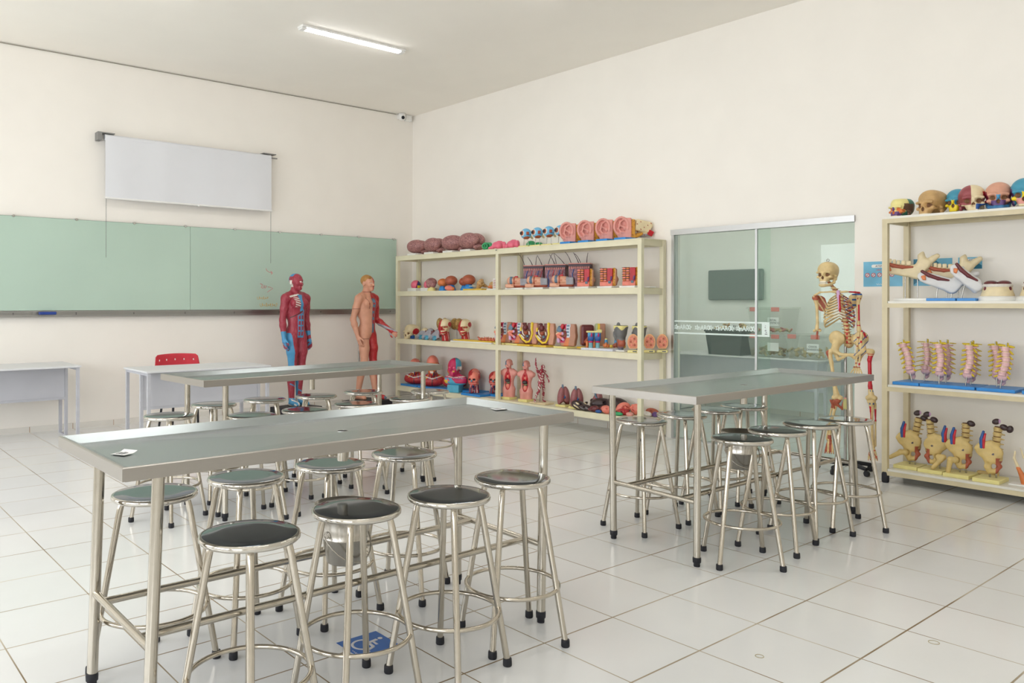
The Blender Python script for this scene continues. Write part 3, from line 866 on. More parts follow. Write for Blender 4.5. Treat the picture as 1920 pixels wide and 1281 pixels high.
LEV2 = (2.103, 1.437, .778, .112)
RX0 = 6.757
t = thing('shelving_unit', 'beige metal shelving with white boards at the right edge, skulls on its top', 'shelves', (RX0, 1.75, 0), 0)
d = 7.205 - RX0
for y in (2.735, .75):
    for x in (0, d - .04):
        p = MB().box((x, y - 1.75 - .020, .07), (x + .04, y - 1.75 + .020, 2.086), M_beige).build('post', t)
        MB().lathe([(.024, .085), (.027, .078), (.027, .012), (.024, 0)], M_black, 16, c=(x + .02, y - 1.75, 0)).build('foot_cap', p)
    for z in LEV2:
        MB().box((.04, y - 1.75 - .012, z - .05), (d - .04, y - 1.75 + .012, z - .018), M_beige).build('cross_rail', t)
for z in LEV2:
    MB().box((.0, .77 - 1.75, z - .052), (.022, 2.715 - 1.75, z - .018), M_beige).build('front_rail', t)
    MB().box((d - .022, .77 - 1.75, z - .052), (d, 2.715 - 1.75, z - .018), M_beige).build('back_rail', t)
    y0, y1 = (.735, 2.72) if z == LEV2[0] else (.772, 2.712)
    MB().box((.002, y0 - 1.75, z - .0175), (d, y1 - 1.75, z), M_melam).build('shelf_board', t)

# ------------------------------------------------------------------ posters behind the right shelves
M_pb = mat('poster_blue', (112, 182, 214), .4, var=.05, scale=9); M_pd = mat('poster_dark_teal', (38, 118, 150), .4, var=.06, scale=9); M_pr = mat('poster_red', (206, 62, 84), .5)
M_pn = mat('poster_navy', (40, 44, 84), .5)
RW = (PI / 2, 0, -PI / 2)
def poster(name, label, y0, y1, z0, z1):
    t = thing(name, label, 'poster', (XR - .0005, (y0 + y1) / 2, (z0 + z1) / 2), 0)
    MB().box((-.002, (y0 - y1) / 2, (z0 - z1) / 2), (0, (y1 - y0) / 2, (z1 - z0) / 2), M_pb).build('sheet', t)
    return t
t = poster('wall_poster', 'light blue notice headed ATENÇÃO on the wall beside the skeleton', 2.785, 3.095, 1.562, 1.775)
w = MB(); n = 24
w.prism([(.075 * (1 if math.cos(a) > 0 else -1) + .014 * math.cos(a), .067 + .014 * math.sin(a)) for a in np.linspace(0, 2 * PI, n, endpoint=False)], -.003, -.002, M_white, ax='x')
w.build('header_plate', t)
text_obj('header_lettering', 'ATENÇÃO', .024, M_pn, t, (-.0032, 0, .066), RW)
text_obj('lettering', 'USO', .019, M_pr, t, (-.0024, .030, .034), RW)
for k in range(5):
    y = .122 - k * .049
    g = MB(); g.torus((-.0026, y, -.008), .0165, .0022, M_pr, 24, 6, ax='x'); g.tube([(-.0028, y - .011, .003), (-.0028, y + .011, -.019)], .0018, M_pr, 6)
    g.lathe([(.001, 0), (.0155, 0)], M_swht, 20, M=Matrix.Translation((-.0022, y, -.008)) @ Matrix.Rotation(PI / 2, 4, 'Y'), caps=False)
    g.build('prohibition_sign', t)
MB().tube([(-.0024, .05 - .003 * i, -.088 + .006 * math.sin(i * 1.3)) for i in range(22)], .0012, M_paper, 6).build('small_script', t)
t = poster('wall_poster', 'blue and teal notice on the wall behind the beige jaw models', 2.418, 2.70, 1.563, 1.782)
w = MB(); w.prism([(.139, .108), (.06, .108), (.02, .085), (-.02, .10), (-.06, .06), (-.13, .045), (-.139, .03), (-.139, .0), (-.05, .0), (.03, -.02), (.09, -.06), (.139, -.10)], -.0028, -.002, M_pd, ax='x'); w.build('printed_shape', t)
t = poster('wall_poster', 'small blue notice reading AVISO, right of the jaw models', 2.212, 2.376, 1.69, 1.782)
w = MB(); w.box((-.0028, -.055, .006), (-.002, .05, .034), M_white); w.build('header_plate', t)
text_obj('header_lettering', 'AVISO', .029, M_pn, t, (-.0032, -.004, .02), RW)
w = MB(); w.prism([(.02, .005), (-.02, -.012), (-.05, .0), (-.08, -.02), (-.08, -.045), (.0, -.045)], -.0026, -.002, M_pd, ax='x'); w.build('printed_shape', t)

# ------------------------------------------------------------------ store room behind the glass
t = desk('grey desk in the store room behind the glass door', 4.35, 6.35, 9.08, 9.78, False)
t.rotation_euler = (0, 0, -PI / 2); t.location = (9.38, 5.36, 0); t['group'] = 'store room furniture'
M_clear = glass_mat('clear_box_plastic', (246, 247, 246), .15, .35, .10, (226, 226, 218))
M_dgrey = mat('dark_grey_plastic', (62, 68, 68), .45, var=.03); M_pinkl = mat('pink_clip', (214, 128, 122), .45)
M_bone = mat('bone_paint', (216, 192, 140), .45, var=.06, scale=22)
M_bone2 = mat('bone_brown', (176, 136, 88), .5, var=.06, scale=22)
M_bonew = mat('bone_pale', (228, 220, 200), .45, var=.04, scale=22)
def crate(label, x, y, z, sx, sy, sz, m, lab, rz=0, name='storage_box'):
    t = thing(name, label, 'storage box', (x, y, z), rz, 'storage boxes on the store room desk')
    a, b = sx / 2, sy / 2; k = .86
    V = [(-a * k, -b * k, 0), (a * k, -b * k, 0), (a * k, b * k, 0), (-a * k, b * k, 0), (-a, -b, sz), (a, -b, sz), (a, b, sz), (-a, b, sz)]
    w = MB(); w.add(V, [(0, 3, 2, 1), (0, 1, 5, 4), (1, 2, 6, 5), (2, 3, 7, 6), (3, 0, 4, 7)], m); w.build('body', t)
    MB().bbox((-a - .012, -b - .012, sz - .002), (a + .012, b + .012, sz + .022), m, .006).build('lid', t)
    if lab:
        MB().box((-.07, -.003, -.05), (.07, -.0015, .05), M_paper).build('label_sheet', t, (.10, -b * .95 - .004, sz * .5))
        for i, s in enumerate(lab.strip().split('\n') if lab.strip() else []): text_obj('lettering', s, .032, M_ink, t, (.10, -b * .95 - .0085, sz * .5 + .016 - i * .034), (PI / 2, 0, 0))
        for s in (-1, 1): MB().bbox((s * a * .62 - .05, -b - .022, sz - .03), (s * a * .62 + .05, -b - .012, sz + .02), M_pinkl, .004).build('clip', t)
    return t
WR = -PI / 2
def bones(label, x, y, z, sx, sy, n, h, mats, seed):
    r = random.Random(seed); w = SD(.009)
    for i in range(n):
        px, py = r.uniform(-sx, sx), r.uniform(-sy, sy); a = r.uniform(0, PI); l = r.uniform(.03, .09); pz = .014 + h * r.random()
        dx, dy = math.cos(a) * l, math.sin(a) * l
        px2, py2 = max(-sx, min(sx, px + dx)), max(-sy, min(sy, py + dy))
        w.cap((px, py, pz), (px2, py2, pz + r.uniform(-.0, .03)), r.uniform(.011, .017), k=.004)
        w.ell((px, py, pz), (.017, .016, .015), k=.004)
    o = w.build('bone_heap', mats, None, lambda X, Y, Z: (np.sin(X * 41 + Y * 33 + seed) > .3).astype(int), (x, y, z), WR)
    tag(o, label, 'bones', 'bones in the store room', 'stuff'); return o
ZD = .771
crate('large clear plastic box with a white label at the right end of the store desk', 9.30, 4.555, ZD, .44, .40, .265, M_clear, 'OSSOS\nDIVERSOS', WR)
bones('loose bones inside the clear box at the right end of the store desk', 9.30, 4.555, ZD + .004, .17, .13, 34, .09, [M_bone, M_bonew], 1)
crate('lower clear plastic box of the stack of two on the store desk', 9.30, 5.03, ZD, .44, .40, .255, M_clear, ' ', WR)
bones('loose bones inside the lower box of the stack on the store desk', 9.30, 5.03, ZD + .004, .17, .13, 34, .08, [M_bone, M_bone2], 2)
crate('upper clear plastic box with a white label, topmost on the store desk', 9.30, 5.03, ZD + .278, .44, .40, .30, M_clear, 'FETAL\nSINTETICO', WR)
bones('few bones inside the topmost clear box in the store room', 9.30, 5.03, ZD + .283, .17, .13, 16, .03, [M_bone, M_pinkl], 3)
crate('dark grey plastic box with a lid on the store desk, behind the frosted strip', 9.26, 5.56, ZD, .50, .40, .29, M_dgrey, '', WR)
bones('bones lying on the lid of the dark grey box', 9.26, 5.56, ZD + .3125, .19, .10, 22, .05, [M_bone, M_bone2], 4)
w = MB(); w.box((-.003, -.06, 0), (0, .06, .085), M_paper); t = thing('paper_card', 'white card reading MIX standing on the dark grey box lid', 'card', (9.12, 5.44, ZD + .3125), 0)
w.build('sheet', t); text_obj('lettering', 'MIX', .035, M_ink, t, (-.0036, 0, .045), RW)
t = thing('wall_screen', 'grey flat screen on the store room wall behind the glass', 'screen', (XB - .001, 5.85, 1.66), 0)
M_scr = mat('grey_screen', (104, 116, 114), .35, var=.02)
MB().bbox((-.05, -.40, -.20), (-.012, .40, .205), M_scr, .02, 3).build('panel', t)
MB().box((-.012, -.12, -.10), (0, .12, .10), M_dgrey).build('wall_mount', t)
t = thing('filing_cabinet', 'pale cabinet with a counter top at the left of the store room', 'cabinet', (8.9, 6.98, 0), 0)
MB().bbox((-.25, -.30, 0), (.25, .30, .86), M_desk, .004).build('body', t)
MB().bbox((-.28, -.34, .86), (.28, .34, .885), M_dgrey, .004).build('worktop', t)
for k in range(3):
    dr = MB().bbox((-.262, -.28, .06 + k * .265), (-.2505, .28, .31 + k * .265), M_desk, .003).build('drawer', t)
    MB().bbox((-.28, -.06, .19 + k * .265), (-.262, .06, .205 + k * .265), M_alu, .003).build('handle', dr)
t = thing('wall_board', 'white board with a thin frame on the store room side wall', 'board', (9.0, BY1 - .001, 1.75), 0)
MB().box((-.45, -.022, -.42), (.45, -.002, .42), M_paper).build('panel', t)
w = MB()
for a, b, c, d_ in ((-.47, -.44, .47, -.41), (-.47, .41, .47, .44), (-.47, -.41, -.44, .41), (.44, -.41, .47, .41)): w.box((a, -.028, b), (c, 0, d_), M_alu)
w.build('board_frame', t)

# ================================================================== anatomical models
def P(name, rgb, rough=.42, **k): return mat(name, rgb, rough, **k)
K_skin = P('model_skin', (206, 150, 124), .5, var=.03); K_pink = P('model_pink_skin', (222, 152, 142), .45, var=.03)
K_brown = P('model_tan_skin', (182, 132, 108), .5, var=.03)
K_mus = P('muscle_paint', (152, 44, 62), .4, kind='muscle', rgb2=(186, 92, 102), scale=120, bump=.3)
K_mred = P('muscle_red', (176, 34, 42), .38, kind='muscle', rgb2=(206, 96, 84), scale=150, bump=.3)
K_blue = P('tendon_blue', (72, 146, 192), .4, var=.04); K_slate = P('slate_blue', (96, 120, 142), .45, var=.06)
K_wht = P('cartilage_white', (222, 216, 208), .4, var=.02); K_red = P('artery_red', (190, 30, 44), .35); K_ven = P('vein_blue', (38, 84, 150), .35)
K_yel = P('model_yellow', (226, 190, 70), .4, var=.04); K_base = P('base_yellow', (232, 222, 150), .4, var=.02); K_bwht = P('base_white', (234, 234, 230), .35, var=.01)
K_bblu = P('base_blue', (48, 138, 214), .35, var=.02); K_drk = P('organ_dark', (62, 46, 48), .3, var=.1); K_liv = P('organ_maroon', (104, 44, 48), .35, var=.08)
K_org = P('organ_orange', (214, 122, 66), .4, var=.06); K_hair = P('model_hair', (172, 124, 66), .6, kind='muscle', rgb2=(196, 152, 92), scale=160, bump=.4)
K_brn = P('brain_mauve', (178, 128, 124), .45, kind='veins', rgb2=(118, 74, 78), scale=30, bump=.6)
K_bry = P('brain_yellow', (206, 170, 98), .45, kind='veins', rgb2=(120, 74, 52), scale=34, bump=.6)
K_lung = P('lung_mauve', (150, 92, 94), .4, var=.06, scale=40); K_grn = P('model_green', (58, 160, 104), .4, var=.05); K_pnk = P('cast_pink', (228, 108, 134), .4, var=.05)
K_gry = P('model_grey', (112, 112, 112), .45, var=.04); K_lgry = P('model_light_grey', (158, 158, 166), .45, var=.05)
K_pur = P('model_purple', (98, 66, 122), .4, var=.05); K_teal = P('model_teal', (66, 150, 178), .4, var=.04); K_ylw = P('model_lemon', (232, 208, 34), .4, var=.04)
K_sal = P('model_salmon', (232, 134, 116), .42, var=.05); K_crm = P('model_cream', (228, 212, 174), .42, var=.03, scale=20); K_aub = P('model_auburn', (166, 84, 60), .42, var=.07, scale=25)
K_mag = P('model_magenta', (196, 40, 92), .4, var=.05); K_rod = steel('stand_rod', (168, 166, 162), .25)
K_tan = P('bone_tan', (196, 160, 108), .5, var=.08, scale=18); K_spk = P('fat_speckled', (218, 158, 58), .45, kind='speck', rgb2=(150, 92, 50), scale=60)
K_flesh = P('flesh_pale', (222, 166, 138), .45, kind='speck', rgb2=(196, 124, 92), scale=26)
K_lil = P('lilac', (206, 166, 206), .4); K_ros = P('spine_pink', (226, 184, 184), .45, var=.04)

def item(name, label, cat, Y, X, z, group=None, turn=None):
    """Stands an empty on a shelf of the right wall; local -y looks at the room, by default toward the middle of the room's near side."""
    ph = math.atan2(Y, X) if turn is None else turn
    t = thing(name, label, cat, (X, Y, z), -PI / 2 + ph, group); t_turn[t.name] = ph
    return t
t_turn = {}
def plate(t, sx, sy, h, m, dx=0., dy=0., bev=.004, name='base_plate', rel=None):
    """Base plate lying square to the shelf whatever way the model looks."""
    r = -t_turn.get(t.name, 0.) if rel is None else rel
    return MB().bbox((-sx / 2 + dx, -sy / 2 + dy, 0), (sx / 2 + dx, sy / 2 + dy, h), m, bev).build(name, t, None, r)
def rod(t, a, b, r=.004): return MB().cyl(a, b, r, K_rod, 10).build('stand_rod', t)
def sel(conds, default=0):
    """conds: list of (mask, index); later ones win."""
    def pick(n):
        out = np.full(n, default)
        for mk, i in conds: out[mk] = i
        return out
    return pick

# ---- brains
def brain(t, m, s=1., z0=.03):
    w = SD(.007)
    for q in (-1, 1): w.ell((0, q * .055 * s, (.112) * s + z0), (.150 * s, .075 * s, .090 * s), k=.012)
    w.ell((-.075 * s, 0, .075 * s + z0), (.075 * s, .10 * s, .055 * s), k=.03).ell((.0, 0, .055 * s + z0), (.10 * s, .09 * s, .05 * s), k=.03)
    w.cap((-.16 * s, 0, .215 * s + z0), (.16 * s, 0, .215 * s + z0), .014 * s, k=.01, op='s')
    w.build('cerebrum', m, t)
    SD(.007).ell((.105 * s, 0, .040 * s + z0 * .6), (.052 * s, .075 * s, .038 * s), k=.01).build('cerebellum', m, t)
    SD(.007).cap((.055 * s, 0, .06 * s + z0), (.075 * s, 0, .012), .022 * s, .016 * s).build('brain_stem', m, t)
for i, (Y, s, turn, d) in enumerate(((9.09, .98, .5, 'leftmost of the four'), (8.70, 1.0, .15, 'second from the left'), (8.29, 1.05, .55, 'third from the left'), (7.93, 1.10, .1, 'rightmost, a little larger'))):
    t = item('brain_model', f'mauve brain model on a white base atop the cream shelves, {d}', 'brain model', Y, 6.98, LEV1[0], 'brain models on the cream shelves', turn)
    brain(t, K_brn, s, .03); plate(t, .20, .15, .034, K_bwht, -.02, -.03)
# ---- ventricle casts, green and pink
def cast(t, m, seed, n=6):
    r = random.Random(seed); w = SD(.006)
    w.chain([(-.09, -.02, .02), (-.05, -.02, .03), (-.015, 0, .06), (.03, 0, .075), (.07, .01, .05)], [.016, .020, .034, .036, .030], k=.02)
    w.ell((.025, -.03, .045), (.045, .035, .042), k=.02).ell((.06, .0, .085), (.022, .025, .028), k=.012).ell((.095, .0, .055), (.028, .035, .05), k=.012)
    w.build('cast', m, t)
t = item('ventricle_cast', 'green ring-shaped model lying beside the rightmost brain', 'anatomical model', 7.60, 6.96, LEV1[0], None)
SD(.006).box((0, 0, .055), (.055, .05, .05), rd=.02).ell((0, -.05, .055), (.03, .02, .028), k=.01, op='s').build('block', K_grn, t)
MB().torus((-.035, -.052, .055), .03, .012, K_grn, 24, 10, ax='y').build('rim', t)
t = item('ventricle_cast', 'pink lobed cast, left of the two, on top of the cream shelves', 'anatomical model', 7.40, 6.93, LEV1[0], 'pink lobed casts'); cast(t, K_pnk, 1)
t = item('ventricle_cast', 'pink lobed cast next to the green mound, right of the two', 'anatomical model', 7.16, 6.95, LEV1[0], 'pink lobed casts', .2); cast(t, K_pnk, 2)
t = item('ventricle_cast', 'low green mound-shaped cast behind the first blue eyeball', 'anatomical model', 6.90, 7.08, LEV1[0], None)
SD(.006).ell((-.03, 0, .045), (.06, .05, .05), k=.02).ell((.06, 0, .035), (.055, .045, .042), k=.015).box((0, 0, -.04), (.3, .3, .04), op='s', k=.003).build('mound', K_grn, t)
# ---- eyeballs on stands
def eye(t):
    c = np.array((0, 0, .166)); R = .066
    def reg(x, y, z):
        d = np.stack([x, y, z], 1) - c; d /= np.linalg.norm(d, axis=1)[:, None]
        dot = lambda v: d @ (np.array(v) / np.linalg.norm(v))
        iris = dot((-.80, -.60, .08)); r = np.array((.30, -.95, .05)); r /= np.linalg.norm(r); s = np.cross(r, (0, 0, 1.)); s /= np.linalg.norm(s)
        sq = (np.abs(d @ s) < .26) & (np.abs(d[:, 2] - .03) < .30) & (d @ r > .5)
        return sel([(dot((.1, -.35, -.93)) > .80, 1), (sq, 1), ((np.abs(d[:, 2] + .25) < .05) & (d[:, 0] > .2), 4), (iris > .84, 2), (iris > .915, 1), (iris > .965, 3)])(len(x))
    w = SD(.005).ell(c, R).ell(c + np.array((-.050, -.037, .005)), .026, k=.008); w.build('eyeball', [P('eye_blue', (112, 182, 222)), K_aub, K_wht, M_black, K_ven], t, reg)
    SD(.005).cap((.045, .05, .15), (.075, .085, .12), .016, .013).build('optic_nerve', K_crm, t)
    for x in (-.028, .026): rod(t, (x, 0, .018), (x * .8, 0, .112), .0035)
    plate(t, .16, .11, .022, K_base)
for i, (Y, d) in enumerate(((6.87, 'leftmost'), (6.68, 'second from the left'), (6.495, 'third from the left'), (6.31, 'rightmost, partly behind the first ear'))):
    if i == 0: t = e0 = item('eye_model', f'blue eyeball model on a stand, {d} of four', 'eye model', Y, 6.92, LEV1[0], 'eyeball models'); eye(t)
    else: dup(e0, (6.92, Y, LEV1[0]), None, f'blue eyeball model on a stand, {d} of four')
# ---- ears
def ear(t):
    w = SD(.005)
    w.box((.055, .0, .13), (.042, .028, .108), rd=.008)
    w.ell((-.012, .0, .145), (.080, .022, .105), k=.01)
    w.ell((-.005, -.024, .150), (.050, .026, .078), k=.012, op='s')
    a = np.linspace(-.35, 4.3, 16)
    w.chain([(-.008 + .072 * math.cos(v) * (1 if v < 2.5 else 1), -.022, .150 + .092 * math.sin(v)) for v in a], .0125, k=.008)
    w.chain([(.030, -.015, .150), (.008, -.022, .145), (-.024, -.024, .165), (-.02, -.024, .195), (.012, -.022, .215)], [.007, .009, .011, .010, .008], k=.010)
    w.chain([(-.024, -.024, .165), (-.036, -.022, .125), (-.010, -.022, .088), (.022, -.02, .085)], [.010, .010, .011, .012], k=.010)
    w.ell((.030, -.022, .128), (.016, .016, .022), k=.010)                      # tragus
    w.ell((-.014, -.008, .050), (.034, .020, .034), k=.014)                     # lobe
    w.box((-.012, .028, .145), (.11, .014, .12), rd=.002, k=.004, op='s')
    w.build('auricle', K_pink, t)
    # section through the head: fat, then the temporal bone running back to the right
    SD(.006).box((.105, .03, .125), (.022, .026, .10), rot=(0, 0, .5), rd=.006).cap((.115, .05, .04), (.20, .10, .075), .03, .016, k=.02).build('fat_section', K_spk, t)
    def reg(x, y, z): return sel([((z < .075) & (x > .17), 1), ((np.sin(x * 90) * np.sin(z * 80 + x * 40) > .86), 2)])(len(x))
    SD(.006).box((.20, .12, .155), (.095, .05, .062), rot=(0, .18, .55), rd=.02).ell((.285, .165, .165), (.03, .03, .035), k=.02).ell((.21, .14, .075), (.07, .04, .035), k=.02).build('temporal_bone', [K_crm, K_lgry, K_aub], t, reg)
    MB().bbox((-.03, -.022, -.028), (.03, .022, .028), K_red, .004, M=Matrix.Translation((.285, .135, .085)) @ Matrix.Rotation(.5, 4, 'Y') @ Matrix.Rotation(.5, 4, 'Z')).build('inner_ear', t)
    plate(t, .15, .26, .026, K_bblu, .03, .05)
for i, (Y, d) in enumerate(((6.19, 'leftmost, in front of the last blue eye'), (5.925, 'second from the left'), (5.665, 'third from the left'), (5.42, 'rightmost, its bone section showing'))):
    if i == 0: t = r0 = item('ear_model', f'large pink ear model on a blue base, {d}', 'ear model', Y, 6.90, LEV1[0], 'ear models', .62); ear(t)
    else: dup(r0, (6.90, Y, LEV1[0]), None, f'large pink ear model on a blue base, {d}')

# ================================================================== second shelf
Z2 = LEV1[1]
def tri(t):
    def reg(x, y, z): return sel([(x > .012 + .3 * (z - .09), 1), ((x > .02) & (z < .085), 2), ((np.abs(x - .012 - .3 * (z - .09)) < .0045), 3)])(len(x))
    SD(.005).ell((0, 0, .088), .072).box((0, 0, .0), (.2, .2, .046), op='s', k=.002).build('ball', [K_pnk, P('navy', (44, 56, 116)), K_ylw, K_mred], t, reg)
    plate(t, .20, .15, .046, K_bwht)
for Y, X, d in ((9.10, 6.95, 'far left of the second shelf'), (8.84, 6.98, 'second from the left'), (8.62, 7.10, 'behind the brown balls')):
    t = item('section_model', f'pink, navy and yellow half ball on a white base, {d}', 'anatomical model', Y, X, Z2, 'tricoloured half balls'); tri(t)
def dome(t, m, bm, s=1., lobed=False):
    s *= 1.16
    w = SD(.006).ell((0, 0, .095 * s + .012), (.066 * s, .06 * s, .052 * s))
    if lobed: w.ell((.02, -.03, .085), (.045, .035, .04), k=.008).ell((-.035, -.02, .08), (.035, .04, .04), k=.008)
    w.build('dome', m, t)
    b = MB(); b.lathe([(.05 * s, 0), (.05 * s, .02), (.03 * s, .062 * s), (.001, .064 * s)], bm, 20); b.build('base', t)
K_rst = P('uterus_brown', (172, 92, 66), .42, var=.08, scale=30)
for Y, X, m, bm, s, d in ((8.68, 6.90, K_brn, K_base, 1.0, 'wrinkled mauve dome model on a pale yellow foot'), (8.47, 6.93, K_org, K_bblu, .92, 'small orange dome model on a blue foot, left of the brown domes'), (8.29, 6.93, K_rst, K_bblu, 1.12, 'large brown dome model on a blue foot, left of two'),
                          (8.12, 7.02, K_aub, K_bblu, .98, 'dark brown dome model standing behind the two large domes'), (7.93, 6.93, K_rst, K_bblu, 1.15, 'large brown dome model on a blue foot, rightmost')):
    t = item('organ_model', d, 'organ model', Y, X, Z2, 'domed organ models'); dome(t, m, bm, s, m is K_brn)
t = item('organ_model', 'salmon pink lump in front of the brown domes', 'organ model', 8.22, 6.83, Z2); SD(.005).ell((0, 0, .035), (.055, .03, .036)).ell((.05, 0, .024), (.03, .025, .024), k=.01).build('lump', [K_sal, K_org], t, lambda x, y, z: (x > .04).astype(int))
t = item('vertebra_model', 'cream vertebra on a yellow board on the second shelf', 'bone model', 7.70, 6.93, Z2); plate(t, .36, .15, .020, K_yel, -.06, -.02)
w = SD(.005).ell((0, 0, .085), (.05, .05, .045)).chain([(0, .03, .09), (.055, .03, .06), (.085, .02, .05)], [.026, .02, .012], k=.01).chain([(-.02, 0, .06), (-.03, .02, .025)], .03, k=.01).ell((.03, -.045, .08), (.014, .02, .02), op='s').ell((.01, 0, .128), (.03, .03, .02), k=.008)
w.build('vertebra', [K_tan, K_aub], t, lambda x, y, z: ((np.sin(x * 120) * np.sin(z * 130 + y * 90)) > .75).astype(int))
MB().bbox((-.15, -.09, .05), (-.06, -.05, .056), K_crm, .002).build('strip', t)
t = item('vertebra_model', 'cream bones with an orange wedge behind the middle post', 'bone model', 7.50, 6.96, Z2); SD(.006).ell((0, 0, .06), (.05, .045, .05)).cap((-.05, -.02, .04), (.05, -.02, .06), .016, k=.01).build('bone', [K_tan, K_org], t, lambda x, y, z: ((x < -.01) & (z < .06) & (y < 0)).astype(int)); plate(t, .14, .10, .012, K_base)
t = item('vessel_panel', 'white panel painted with red and blue vessels by the middle post', 'anatomical panel', 7.37, 6.90, Z2); plate(t, .2, .1, .016, K_bwht, -.03)
MB().bbox((-.045, -.008, .012), (.05, .008, .145), K_bwht, .004).build('panel', t)
w = MB(); w.tube([(-.005, -.009, .02), (0, -.009, .08), (-.01, -.009, .14)], .004, K_ven, 6)
for k in range(5): w.tube([(-.04, -.009, .035 + k * .022), (-.01, -.0095, .03 + k * .022), (.012, -.0095, .04 + k * .022), (.045, -.009, .05 + k * .022)], .003, K_red, 6)
w.build('vessels', t)
for Y, X, d in ((7.18, 7.0, 'left'), (7.03, 7.04, 'right')):
    t = item('bone_block', f'pale cylinder block right of the middle post, {d} of two', 'bone model', Y, X, Z2, 'pale cylinder blocks'); SD(.006).cap((0, 0, .02), (0, 0, .075), .045, .042).box((.0, 0, .125), (.04, .03, .025), rd=.01, k=.01).build('block', [K_crm, K_tan], t, lambda x, y, z: (z > .1).astype(int))
    MB().bbox((-.03, -.06, 0), (.04, -.045, .03), K_org, .006).build('wedge', t)
# ---- skin sections with hairs
K_sec = P('skin_section', (150, 106, 116), .45, kind='veins', rgb2=(108, 62, 78), scale=16, bump=.3); K_epi = P('epidermis_dark', (70, 48, 62), .45, var=.06)
def skin_block(t, s):
    r = random.Random(s)
    MB().bbox((-.12, -.075, .012), (.12, .09, .245), K_sec, .006).build('dermis', t)
    MB().bbox((-.122, -.07, .245), (.126, .095, .283), K_epi, .003).build('dark_layer', t)
    MB().bbox((-.122, -.078, .283), (.126, .096, .295), K_pink, .003).build('surface_layer', t)
    w = MB()
    for i in range(11): w.ball((-.11 + .022 * i, -.074, .243), (.008, .006, .016), K_pink, 8)
    w.build('papillae', t)
    for x, m in ((-.075, K_ven), (.055, K_ven), (-.02, K_red), (.015, K_sal), (.095, K_red)):
        x += r.uniform(-.01, .01); MB().tube([(x, -.077, .03), (x + .01, -.079, .10), (x - .006, -.079, .16), (x + .012, -.077, .225)], .0055 if m is K_ven else .004, m, 8).build('vessel', t)
    for k in range(4):
        x = -.09 + .055 * k + r.uniform(-.01, .01); dx = r.choice((-1, -.5, .6, .1)) * .09
        MB().tube(bez((x - dx * .4, -.079 if k % 2 == 0 else -.02, .05 if k % 2 == 0 else .29), (x, -.05, .35), (x + dx, -.02, .405 + r.uniform(-.02, .03)), 12), [.005] * 4 + [.004] * 4 + [.003] * 4, K_epi, 6).build('hair', t)
    plate(t, .27, .20, .012, K_bwht)
for i, (Y, d) in enumerate(((6.865, 'left'), (6.51, 'middle'), (6.14, 'right, partly behind the striped block'))):
    t = item('skin_model', f'mauve block of skin with long dark hairs, {d} of three', 'skin model', Y, 7.06, Z2, 'skin section models', .55); skin_block(t, i + 3)
def muscle_cyl(t):
    def reg(x, y, z): return sel([(x > .045, 1), ((x < -.055) & (x > -.085), 2), ((np.abs(x + .03) < .008), 3)])(len(x))
    SD(.006).cap((-.075, 0, .085), (.055, 0, .075), .052, .045).box((.085, 0, .068), (.045, .04, .042), rd=.012, k=.008).build('tissue', [K_flesh, K_lgry, K_slate, K_aub], t, reg)
    SD(.006).box((-.085, -.01, .022), (.055, .045, .022), rd=.01).cap((-.02, 0, .03), (.10, 0, .028), .03, k=.01).build('lower_tissue', [K_flesh, K_aub], t, lambda x, y, z: ((x > -.03) & (z < .03)).astype(int))
    MB().bbox((-.03, -.02, .125), (.01, .02, .142), K_red, .005).build('cut_end', t)
for Y, d in ((6.99, 'leftmost, by the middle post'), (6.655, 'middle one'), (6.255, 'rightmost')):
    t = item('tissue_model', f'salmon barrel of tissue with a grey end, {d}', 'tissue model', Y, 6.89, Z2, 'tissue barrels', .6); muscle_cyl(t)
    for ch in t.children: ch.location = (0, 0, .022)
    plate(t, .30, .13, .022, K_bwht)
def fibre(t):
    w = MB()
    for i in range(2):
        for j in range(6): w.bbox((-.088 + .036 * i, -.045, .072 + .024 * j), (-.054 + .036 * i, .05, .093 + .024 * j), K_sal if (i + j) % 2 else K_org, .006)
    w.build('fibre_bundle', t)
    w = MB()
    for j in range(6): w.box((-.095, -.047, .0935 + .024 * j), (-.014, .05, .0962 + .024 * j), K_drk)
    w.build('membrane', t)
    MB().bbox((-.015, -.04, .06), (.045, .05, .215), K_red, .005).build('fibre_block', t)
    MB().bbox((-.090, -.05, .022), (.045, .05, .07), K_sal, .008).build('lower_block', t)
    def reg(x, y, z): return sel([(x > .074, 1)])(len(x))
    SD(.005).chain([(.058, 0, .205), (.055, 0, .14), (.07, 0, .095), (.05, 0, .055), (.02, -.02, .05)], [.016, .018, .032, .032, .02], k=.02).box((.075, .01, .12), (.014, .04, .09), rd=.01, k=.012).build('nerve_sheath', [K_spk, K_brown], t, reg)
    SD(.005).cap((.028, -.045, .09), (.032, -.045, .12), .010).build('purple_body', K_pur, t)
    MB().bbox((-.002, -.058, .05), (.026, -.045, .078), K_slate, .006).build('end_plate', t)
    plate(t, .20, .15, .022, K_bwht)
for Y, d in ((5.92, 'left of three'), (5.60, 'middle of three'), (5.30, 'right, behind the post')):
    t = item('fibre_model', f'striped orange and red fibre block, {d}, second shelf', 'tissue model', Y, 6.90, Z2, 'fibre blocks', .62); fibre(t)
MB().bbox((-.05, -.03, 0), (.05, .03, .012), K_bwht, .003).build('paper_slab', None, (7.0, 5.13, Z2))
tag(bpy.data.objects['paper_slab'], 'small white slab at the right end of the second shelf', 'slab')

